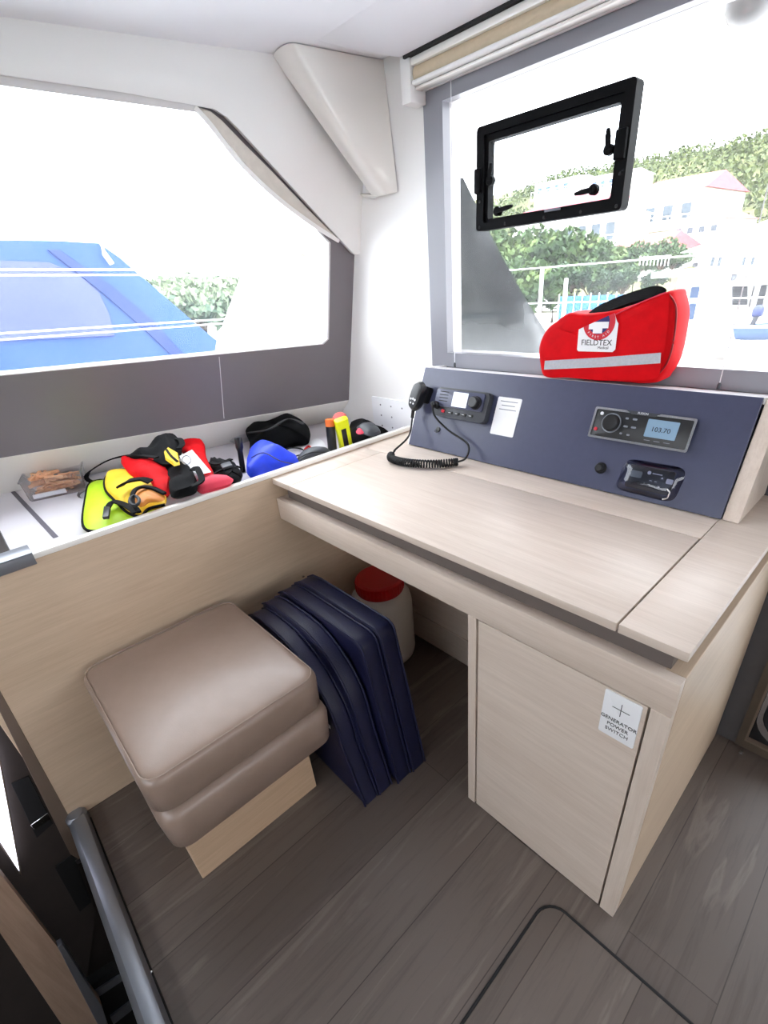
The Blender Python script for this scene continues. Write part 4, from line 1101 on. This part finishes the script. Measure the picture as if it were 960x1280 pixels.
M['quay'] = mat('pale_concrete_quay', (170, 166, 162), .9, var=.05, vscale=.6)
M['water'] = mat('pale_harbour_water', (120, 150, 166), .1, var=.05)
M['earth'] = mat('dry_hillside', (96, 100, 58), .95, var=.2, vscale=.3)
M['mesh'] = mat('blue_fence_net', (44, 100, 136), .7, var=.05)
M['vehicle'] = mat('white_car_paint', (240, 240, 240), .3, var=.01)
M['engine'] = mat('navy_engine_cowl', (40, 52, 96), .35, var=.05)
M['bluecover'] = mat('blue_canvas_cover', (22, 68, 132), .6, var=.08, vscale=2)
M['bluepanel'] = mat('pale_blue_cover_panel', (66, 76, 146), .5, var=.04, vscale=2)
M['wire'] = mat('white_guard_wire', (238, 240, 240), .4, var=.01)
M['fairing'] = mat('grey_outer_fairing', (84, 86, 86), .2, .6, var=.25, vscale=6)

QZ = -1.5
qo = box((-60, 9, QZ - .4), (60, 32, QZ)); tag(obj('quay', qo, 'quay'), kind='structure')
qo = box((-80, -60, QZ - .7), (80, 9, QZ - .5)); tag(obj('harbour_water', qo, 'water'), kind='structure')
# hillside: a slope with noise
b = B(); nx, ny = 48, 22; gvs = []
HP = [(30, 352), (38, 338), (48, 318), (56, 306), (62, 293), (80, 258), (100, 228), (118, 207), (126, 206)]
HZ = [(y, oy(800, v, y).z - (.8 if y < 100 else 0)) for y, v in HP]
def hill_z(x, y):
    y = min(max(y, 30), 125.9)
    for (a, za), (c, zc) in zip(HZ, HZ[1:]):
        if a <= y <= c: break
    return za + (zc - za) * (y - a) / (c - a) + .5 * noise.noise(V((x * .08, y * .08, 0)))
for j in range(ny + 1):
    gvs.append([b.verts.new((-130 + i * 4.0, 30 + j * 4.2, hill_z(-130 + i * 4.0, 30 + j * 4.2))) for i in range(nx + 1)])
for a, c in zip(gvs, gvs[1:]):
    for i in range(nx): b.faces.new((a[i], a[i + 1], c[i + 1], c[i]))
tag(obj('hillside', b, 'earth'), kind='structure')
def leaf_quad(b, p, s, rnd):
    d_ = V((rnd.gauss(0, 1), rnd.gauss(0, 1), rnd.gauss(0, 1))).normalized()
    t_ = d_.orthogonal().normalized(); u_ = d_.cross(t_)
    a = rnd.random() * PI
    t2_, u2_ = t_ * math.cos(a) + u_ * math.sin(a), u_ * math.cos(a) - t_ * math.sin(a)
    b.faces.new([b.verts.new(p + t2_ * s), b.verts.new(p + u2_ * s * .6), b.verts.new(p - t2_ * s), b.verts.new(p - u2_ * s * .6)])
def clump(b, c, r, n, s, rnd):
    for _ in range(n):
        d_ = V((rnd.gauss(0, 1), rnd.gauss(0, 1), rnd.gauss(0, 1))).normalized() * (rnd.random() ** .35)
        leaf_quad(b, c + V((d_.x * r[0], d_.y * r[1], d_.z * r[2])), s * rnd.uniform(.7, 1.3), rnd)
HOUSE_ZONES = []
for u0, u1, v_, Y_, d_ in ((775, 868, 300, 56, 12), (838, 900, 302, 46, 8), (752, 822, 330, 38, 8), (668, 770, 322, 48, 8), (640, 745, 290, 60, 10), (668, 722, 250, 80, 9), (726, 780, 245, 82, 9)):
    HOUSE_ZONES.append((oy(u0, v_, Y_).x - 2.2, oy(u1, v_, Y_).x + 2.2, Y_ - 6, Y_ + d_ + 2.5))
rnd = random.Random(11)
b = B()
for _ in range(1500):
    y = 44 + rnd.random() ** .8 * 78; x = -75 + rnd.random() * 85
    if any(x0 < x < x1 and y0 < y < y1 for x0, x1, y0, y1 in HOUSE_ZONES): continue
    clump(b, V((x, y, hill_z(x, y) + .5)), (1.7, 1.6, 1.25), 22, .34, rnd)
tag(obj('hillside_scrub', b, 'scrub'), 'green scrub covering the hillside behind the houses', 'scrub', kind='stuff')
# tree prototypes (crown, trunk), then copies
def make_tree(name, label, cat, group, leaf, seed, h, r, n):
    rnd = random.Random(seed)
    t = thing(name, label, cat, (0, 0, 0), group)
    b = B()
    for k in range(13):
        a = rnd.random() * 2 * PI; q_ = rnd.random() ** .5
        clump(b, V((math.cos(a) * r * .62 * q_, math.sin(a) * r * .62 * q_, h * (.45 + .42 * rnd.random() * (1.1 - .5 * q_)))), (r * .42, r * .42, h * .17), n, .17, rnd)
    obj('crown', b, leaf, t, True)
    tb_ = B(); tube([V((0, 0, -.2)), V((.05, .03, h * .3)), V((0, .0, h * .7))], r * .06, 8, tb_)
    for k in range(4):
        a = k * PI / 2 + .4
        tube([V((.03, .02, h * .28)), V((math.cos(a) * r * .3, math.sin(a) * r * .3, h * .5)), V((math.cos(a) * r * .5, math.sin(a) * r * .5, h * .68))], r * .03, 6, tb_)
    obj('trunk', tb_, 'bark', t, True)
    return t
LB1 = 'leafy green tree behind the blue fence across the quay'
LB2 = 'dark green tree behind the leafy trees across the quay'
pr1 = make_tree('leafy_tree', LB1, 'tree', 'leafy trees across the quay', 'leaf1', 1, 3.6, 2.0, 210)
pr2 = make_tree('dark_tree', LB2, 'tree', 'dark trees across the quay', 'leaf2', 2, 4.2, 2.2, 210)
def place(first, proto, u, vb, vt, Y, used):
    p = oy(u, vb, Y); q_ = oy(u, vt, Y); h0 = 3.6 if proto is pr1 else 4.2
    s = (q_.z - p.z) / h0
    m = Matrix.Translation(p) @ Matrix.Rotation(u * .37, 4, 'Z') @ Matrix.Diagonal((s, s, s, 1))
    if not used: proto.matrix_basis = m
    else: copy_thing(proto, m)
spots1 = [(612, 398, 286, 20), (643, 395, 285, 21), (676, 385, 282, 22), (712, 380, 285, 23), (748, 378, 302, 22), (790, 368, 302, 24), (822, 355, 298, 26), (838, 350, 306, 27), (660, 420, 320, 18), (600, 420, 330, 18)]
for i, s_ in enumerate(spots1): place(None, pr1, *s_, i > 0)
spots2 = [(630, 410, 318, 19), (690, 400, 325, 19.5), (735, 392, 325, 19.5), (775, 385, 330, 20.5), (812, 378, 335, 21.5), (704, 398, 318, 25)]
for i, s_ in enumerate(spots2): place(None, pr2, *s_, i > 0)
# houses
def house(name, label, u0, u1, vb, ve, vr, Y, depth, roof, wins, win_m='winglass', hip=.25, rail=False):
    a = oy(u0, vb, Y); c = oy(u1, vb, Y); e = oy((u0 + u1) / 2, ve, Y).z; r_ = oy((u0 + u1) / 2, vr, Y).z
    x0, x1, z0 = a.x, c.x, min(a.z, c.z) - 1.
    t = thing(name, label, 'building', ((x0 + x1) / 2, Y, z0))
    obj('wall', box((x0, Y, z0), (x1, Y + depth, e)), 'render', t)
    o = .04 * (x1 - x0); L = x1 - x0; b = B()
    vs = [b.verts.new(p) for p in ((x0 - o, Y - o, e), (x1 + o, Y - o, e), (x1 + o, Y + depth + o, e), (x0 - o, Y + depth + o, e), (x0 + L * hip, Y + depth / 2, r_), (x1 - L * hip, Y + depth / 2, r_))]
    for f in ((0, 1, 5, 4), (2, 3, 4, 5), (1, 2, 5), (3, 0, 4), (3, 2, 1, 0)): b.faces.new([vs[i] for i in f])
    obj('roof', b, roof, t)
    for (fx, fz, fw, fh_) in wins:
        zb = a.z + (e - a.z) * fz
        w = obj('window', frame_prism(ro(x0 + L * (fx - .008), x0 + L * (fx + fw + .008), zb - .06, zb + (e - a.z) * fh_ + .06, Y - .06), ro(x0 + L * fx, x0 + L * (fx + fw), zb, zb + (e - a.z) * fh_, Y - .06), (0, .08, 0)), 'render', t)
        obj('pane', box((x0 + L * fx, Y - .03, zb), (x0 + L * (fx + fw), Y - .01, zb + (e - a.z) * fh_)), win_m, w)
    if rail:
        b = B()
        zr = a.z + (e - a.z) * .42
        for k in range(13): tube([(x0 + L * k / 12, Y - 1.0, zr - .9), (x0 + L * k / 12, Y - 1.0, zr)], .03, 4, b)
        box((x0, Y - 1.04, zr), (x1, Y - .96, zr + .07), bm=b)
        obj('balcony_rail', b, 'whiteroof', t)
        obj('balcony_slab', box((x0, Y - 1.1, zr - 1.05), (x1, Y + .02, zr - .9)), 'render', t)
    return t
row4 = [(.08 + .23 * i, .35, .12, .35) for i in range(4)]
house('hill_house', 'large white house with long red roof below the hilltop', 775, 868, 300, 243, 217, 56, 12, 'pinkroof', row4, hip=.06, rail=True)
house('hill_house', 'white house with pink hipped roof right of the large one', 838, 900, 302, 277, 261, 46, 8, 'pinkroof', row4)
house('hill_house', 'low house with bright red roof above the leafy trees', 752, 822, 330, 316, 292, 38, 8, 'pinkroof', [(.2, .3, .12, .4), (.6, .3, .12, .4)], hip=.08)
house('hill_house', 'white terraced house with balconies seen just below the black hatch', 668, 770, 322, 275, 268, 48, 6, 'whiteroof', [(.05 + .16 * i, .3, .10, .5) for i in range(6)], hip=.02, rail=True)
house('hill_house', 'house with pale red roof seen through the black hatch', 640, 745, 290, 266, 243, 60, 10, 'pinkroof', row4, hip=.2)
house('hill_house', 'pale apartment house high on the slope seen left through the hatch', 668, 714, 250, 226, 221, 80, 9, 'whiteroof', row4, win_m='shut', hip=.02, rail=True)
house('hill_house', 'pale apartment house high on the slope seen right through the hatch', 736, 780, 245, 218, 212, 82, 9, 'whiteroof', row4, win_m='shut', hip=.02, rail=True)

# quay building on the right
Y0 = 19.
gl = lambda u, v, y=Y0: oy(u, v, y)
qb = thing('quay_building', 'long white quay building with blue shutters at right of the window', 'building', gl(900, 432))
xa, xb = gl(838, 400).x, 9.5
ze, zr2, zt = gl(900, 341).z, gl(900, 312).z, gl(930, 268).z
obj('lower_wall', box((xa, Y0, QZ), (xb, Y0 + 8, ze)), 'render', qb)
obj('eave', box((xa - .3, Y0 - 1.5, ze), (xb, Y0 + .1, ze + .16)), 'whiteroof', qb)
obj('upper_wall', box((xa + .2, Y0 + .8, ze), (xb, Y0 + 8, zr2)), 'render', qb)
b = B(); vs = [b.verts.new(p) for p in ((xa - .2, Y0 + .3, zr2), (xb, Y0 + .3, zr2), (xb, Y0 + 8.4, zr2), (xa - .2, Y0 + 8.4, zr2), (xa + 3.4, Y0 + 4.4, zt + .6), (xb, Y0 + 4.4, zt + .6))]
for f in ((0, 1, 5, 4), (2, 3, 4, 5), (1, 2, 5), (3, 0, 4), (3, 2, 1, 0)): b.faces.new([vs[i] for i in f])
obj('roof', b, 'whiteroof', qb)
def panel(u0, v0, u1, v1, m, nm, y=Y0, t=.06, lab=None):
    a = gl(u0, v1, y); c = gl(u1, v0, y)
    o = obj(nm, box((a.x, y - t, a.z), (c.x, y - .005, c.z)), m, qb)
    if lab: o['label'] = lab
    return o
panel(862, 358, 882, 375, 'shut', 'shutter'); panel(859, 379, 879, 399, 'shut', 'shutter')
for u in (888, 897, 927, 938): panel(u, 321, u + 6, 333, 'winglass', 'upper_window', Y0 + .8)
panel(866, 328, 873, 334, 'louvre', 'vent', Y0 + .8)
p_ = panel(914, 358, 936, 382, 'render', 'louvre_window')
b = B()
for k in range(8):
    a = gl(916, 381 - k * 2.9); c = gl(935, 380 - k * 2.9)
    box((a.x, Y0 - .09, a.z), (c.x, Y0 - .06, a.z + .06), bm=b)
obj('louvre_slats', b, 'louvre', p_)
panel(936, 357, 944, 384, 'louvre', 'dark_door'); panel(945, 356, 960, 384, 'louvre', 'dark_door')
for u in (886, 907):
    a = gl(u, 345, Y0 - 1.3)
    obj('pillar', box((a.x - .13, Y0 - 1.45, QZ), (a.x + .13, Y0 - 1.2, ze)), 'render', qb)
obj('lamp', lathe([(0, 0), (.11, 0), (.09, .1), (0, .12)], gl(916, 346, Y0 - 1.0), 14, axis=(0, -1, 0)), 'alu', qb)
b = B()
for k in range(9):
    a = gl(800 + k * 4.5, 326, Y0 - .4); tube([(a.x, a.y, a.z - .14), (a.x, a.y, a.z + .14)], .014, 5, b)
a0, a1 = gl(800, 323, Y0 - .4), gl(838, 323, Y0 - .4)
tube([a0, V((a1.x, a1.y, a0.z))], .03, 5, b)
tag(obj('terrace_railing', b, 'whiteroof'), 'white terrace railing left of the quay building', 'railing')
# white car, outboard engine, boat trailer on the quay
tw = gl(906, 404, 16.5)
tr = thing('covered_heap', 'white tarpaulin-covered heap standing on the quay', 'covered heap', (tw.x, 16.5, QZ))
b = bag([V((tw.x + dx, 16.2, tw.z + dz_)) for dx, dz_ in ((-.42, -.62), (-.44, .1), (-.28, .36), (.12, .40), (.36, .2), (.46, -.62))], (0, -.9, 0), .12, 6, 3, wob=.05, freq=3, back=1.)
obj('tarpaulin', b, 'vehicle', tr)
obj('tie_down', tube([V((tw.x - .2, 15.2, tw.z - .42)), V((tw.x - .16, 15.24, tw.z + .3)), V((tw.x - .1, 15.8, tw.z + .42))], .012, 6), 'inkgrey', tr)
hy_ = 16.2; hp_ = gl(944, 416, hy_); hxx = hp_.x
dg_ = thing('dinghy', 'pale blue dinghy on blocks on the quay below the dark door', 'boat', (hxx, hy_, QZ))
b = B(); sec = []
for k in range(9):
    t = k / 8; x = hxx - .75 + 2.2 * t; w = .5 * math.sin(PI * min(1, .12 + t * .62))
    sec.append([b.verts.new((x, hy_ + w * math.cos(a), hp_.z - .22 + .42 * (1 - math.sin(a)) * .9 + .1 * t)) for a in [PI * j / 8 for j in range(9)]])
for a, c in zip(sec, sec[1:]):
    for i in range(8): b.faces.new((a[i], a[i + 1], c[i + 1], c[i]))
for s_ in (sec[0], sec[-1]): b.faces.new(s_)
obj('hull', b, 'shut', dg_)
obj('gunwale', tube([V((hxx - .75 + 2.2 * k / 8, hy_ - .5 * math.sin(PI * min(1, .12 + k / 8 * .62)), hp_.z + .16 + .1 * k / 8)) for k in range(9)], .04, 8), 'whiteroof', dg_)
obj('block', box((hxx - .5, hy_ - .3, QZ), (hxx - .2, hy_ + .3, hp_.z - .16)), 'render', dg_)
obj('block', box((hxx + .7, hy_ - .3, QZ), (hxx + 1.0, hy_ + .3, hp_.z - .12)), 'render', dg_)
ep = gl(947, 391, 16.2)
eng = thing('outboard_engine', 'navy outboard engine tilted over the stern of the pale dinghy', 'engine', (ep.x, 16.2, ep.z - .2))
obj('cowl', bag([V((ep.x + dx, 16.2, ep.z + dz_)) for dx, dz_ in ((-.12, -.08), (-.12, .12), (0, .19), (.12, .14), (.13, -.06), (0, -.1))], (0, -.14, 0), .05, 6, 2.5, back=1.), 'engine', eng)
obj('leg', prism([(ep.x - .12, 16.16, ep.z - .42), (ep.x - .03, 16.16, ep.z - .44), (ep.x + .06, 16.16, ep.z - .06), (ep.x - .06, 16.16, ep.z - .06)], (0, .08, 0), .01), 'louvre', eng)
# blue net fence
fY = 16.5
bf = thing('net_fence', 'pale blue net fence with white posts beyond the red bag', 'fence', oy(765, 395, fY))
fa, fc_ = oy(700, 370, fY), oy(832, 358, fY)
obj('net', box((fa.x, fY, QZ + .02), (fc_.x, fY + .04, fa.z - .02)), 'mesh', bf)
for k in range(13):
    x = fa.x + (fc_.x - fa.x) * k / 12
    obj('post', tube([(x, fY - .05, QZ), (x, fY - .05, fa.z + .06)], .016, 6), 'whiteroof', bf)
# guard rail of the boat's own foredeck
def guard(name, label, P, Q, r, grp):
    return tag(obj(name, tube([P, Q], r, 6), 'wire'), label, 'wire', grp)
gY = 3.1
for (u, vt, vb, lab) in ((678, 334, 470, 'taller white guard rail post outside the front window'), (708, 348, 470, 'shorter white guard rail post left of the blue fence')):
    p = oy(u, vt, gY); q_ = oy(u, vb, gY)
    g_ = thing('guard_post', lab, 'post', (p.x, gY, q_.z), group='guard rail posts')
    obj('tube', tube([V((p.x, gY, q_.z - .35)), V((p.x, gY, p.z))], .014, 10), 'wire', g_)
    obj('foot', lathe([(0, 0), (.04, 0), (.04, .01), (.018, .03), (0, .03)], (p.x, gY, q_.z - .37), 14), 'chrome', g_)
for (v, lab) in ((335, 'upper white guard wire outside the front window'), (379, 'lower white guard wire outside the front window')):
    p = oy(600, v, gY); q_ = oy(760, v, gY)
    guard('guard_wire', lab, V((p.x - 1.2, gY, (p.z + q_.z) / 2)), V((2.8, gY, (p.z + q_.z) / 2)), .005, 'guard wires')
zf_ = oy(700, 470, gY).z - .38
tag(obj('foredeck', box((-2.2, YF + .25, zf_ - .05), (3.6, 4.5, zf_)), 'whiteroof'), kind='structure')
# curved grey fairing just outside the left of the front window
ff = thing('outer_fairing', 'curved shiny grey fairing outside the left of the front window', 'fairing', oy(630, 440, 1.05))
b = B(); rws = []
pts_r = [(579, 222, .84), (600, 265, .87), (622, 310, .90), (645, 352, .94), (668, 392, 1.02), (690, 430, 1.18), (700, 475, 1.42)]
pts_l = [(500, 222, .84), (500, 265, .84), (500, 310, .84), (500, 352, .86), (500, 396, .90), (500, 436, 1.06), (500, 475, 1.3)]
for (u, v, y), (u2, v2, y2) in zip(crom([(a, b_, c * 100) for a, b_, c in pts_r], 3), crom([(a, b_, c * 100) for a, b_, c in pts_l], 3)):
    P = oy(u, v, y / 100); Q = oy(u2, v2, y2 / 100); row = []
    for k in range(11):
        t = k / 10
        row.append(P + (Q - P) * t + V((0, -.05 * math.sin(PI * t) * (1 if t < .9 else .6), 0)))
    rws.append(row)
gv = [[b.verts.new(p) for p in r] for r in rws]
for a, c in zip(gv, gv[1:]):
    for i in range(10): b.faces.new((a[i], a[i + 1], c[i + 1], c[i]))
r_ = bmesh.ops.solidify(b, geom=b.faces[:], thickness=.008)
obj('shell', b, 'fairing', ff, smooth=60)
obj('foot', box((.02, .99, zf_), (.40, 1.05, .90), .01, 2), 'whiteroof', ff)
# white coachroof mould outside the side window's forward end
cf = thing('outer_coaming', 'white coaming outside the forward end of the side window', 'coaming', ox(350, 420, -1.3))
cq = [ox(u, v, -1.15) for u, v in ((318, 330), (345, 322), (440, 318), (440, 480), (270, 480), (284, 430), (300, 385))]
obj('shell', prism(cq, (-.12, 0, 0), .02, 3), 'white', cf, smooth=60)

# neighbouring boat under a blue cover, seen through the side window
nb = thing('neighbour_boat', 'neighbouring boat under a blue canvas cover outside the side window', 'boat', ox(120, 470, -4.))
XN = -3.6
prf = [(-260, 300), (0, 300), (70, 301), (124, 304), (150, 322), (200, 366), (245, 405), (290, 441), (330, 478)]
front_e = [ox(u, v, XN) for u, v in prf]
b = B(); rr_ = []
for k in range(8):
    t = k / 7
    rr_.append([b.verts.new(p + V((-2.2 * t, 0, -.30 * t * t))) for p in front_e])
base_e = [V((p.x, p.y, -.6)) for p in front_e]
bv = [b.verts.new(p) for p in base_e]
allr = [bv] + rr_
for a, c in zip(allr, allr[1:]):
    for i in range(len(a) - 1): b.faces.new((a[i], a[i + 1], c[i + 1], c[i]))
obj('canvas_cover', b, 'bluecover', nb)
def npx(lst, x, w): return [ox(u, v, x) for u, v in lst]
def on_side(u, v): return ox(u, v, XN + .006)
obj('pale_panel', prism([on_side(u, v) for u, v in ((-260, 336), (0, 326), (62, 328), (100, 345), (124, 366), (136, 392), (143, 420), (0, 426), (-260, 432))], (.012, 0, 0), .004, 1), 'bluepanel', nb)['label'] = 'pale blue window panel'
obj('dark_seam', prism([on_side(u, v) for u, v in ((58, 312), (74, 312), (140, 358), (190, 400), (232, 446), (216, 446), (176, 408), (128, 366))], (.014, 0, 0), .004, 1), mat('deep_blue_band', (12, 46, 106), .6), nb)
obj('corner_pole', tube([ox(126, 302, XN + .05), ox(131, 318, XN + .05), ox(140, 330, XN + .05)], .02, 6), 'whiteroof', nb)
obj('hull', prism([(XN + .5, front_e[0].y - 3, QZ - .5), (XN + .5, front_e[-1].y + 2.2, QZ - .5), (XN + .5, front_e[-1].y + 3.2, .15), (XN + .5, front_e[0].y - 3, .15)], (-3., 0, 0), .05, 2), 'white', nb)
# guard wires along the side deck
XW = -1.35
for (u0, v0, u1, v1, lab) in ((0, 337, 322, 337.5, 'topmost white guard wire outside the side window'), (0, 344, 322, 343.5, 'second white guard wire outside the side window'),
                              (0, 417, 310, 397, 'third white guard wire outside the side window'), (0, 425, 310, 402, 'lowest white guard wire outside the side window')):
    p = ox(u0, v0, XW); q_ = ox(u1, v1, XW); d_ = q_ - p
    guard('guard_wire', lab, p - d_ * .5, q_ + d_ * .15, .0042, 'side deck guard wires')
# pale trees behind the neighbour's bow
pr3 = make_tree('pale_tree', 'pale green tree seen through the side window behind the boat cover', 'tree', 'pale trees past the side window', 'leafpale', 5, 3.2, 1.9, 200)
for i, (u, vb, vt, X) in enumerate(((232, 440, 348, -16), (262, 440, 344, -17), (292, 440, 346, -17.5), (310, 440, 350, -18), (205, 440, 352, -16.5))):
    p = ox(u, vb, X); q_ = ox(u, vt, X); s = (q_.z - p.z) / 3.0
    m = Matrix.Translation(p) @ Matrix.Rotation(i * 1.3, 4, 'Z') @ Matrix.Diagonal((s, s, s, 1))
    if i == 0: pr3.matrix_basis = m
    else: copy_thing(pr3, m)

# ================================================================== LIGHT
w = bpy.data.worlds.new('sky'); S.world = w; w.use_nodes = True
bg = w.node_tree.nodes['Background']; bg.inputs['Color'].default_value = (.93, .96, 1, 1); bg.inputs['Strength'].default_value = 8.2
sun = bpy.data.lights.new('sun', 'SUN'); sun.energy = 2.5; sun.angle = .02; sun.color = (1, .96, .9)
suno = bpy.data.objects.new('sun', sun); COL.objects.link(suno)
suno.rotation_euler = V((-.22, .55, -.80)).to_track_quat('-Z', 'Y').to_euler()
S.view_settings.view_transform = 'Standard'; S.view_settings.look = 'None'
S.view_settings.exposure = 0; S.view_settings.gamma = 1; S.view_settings.use_curve_mapping = False
S.cycles.max_bounces = 10; S.cycles.transparent_max_bounces = 16
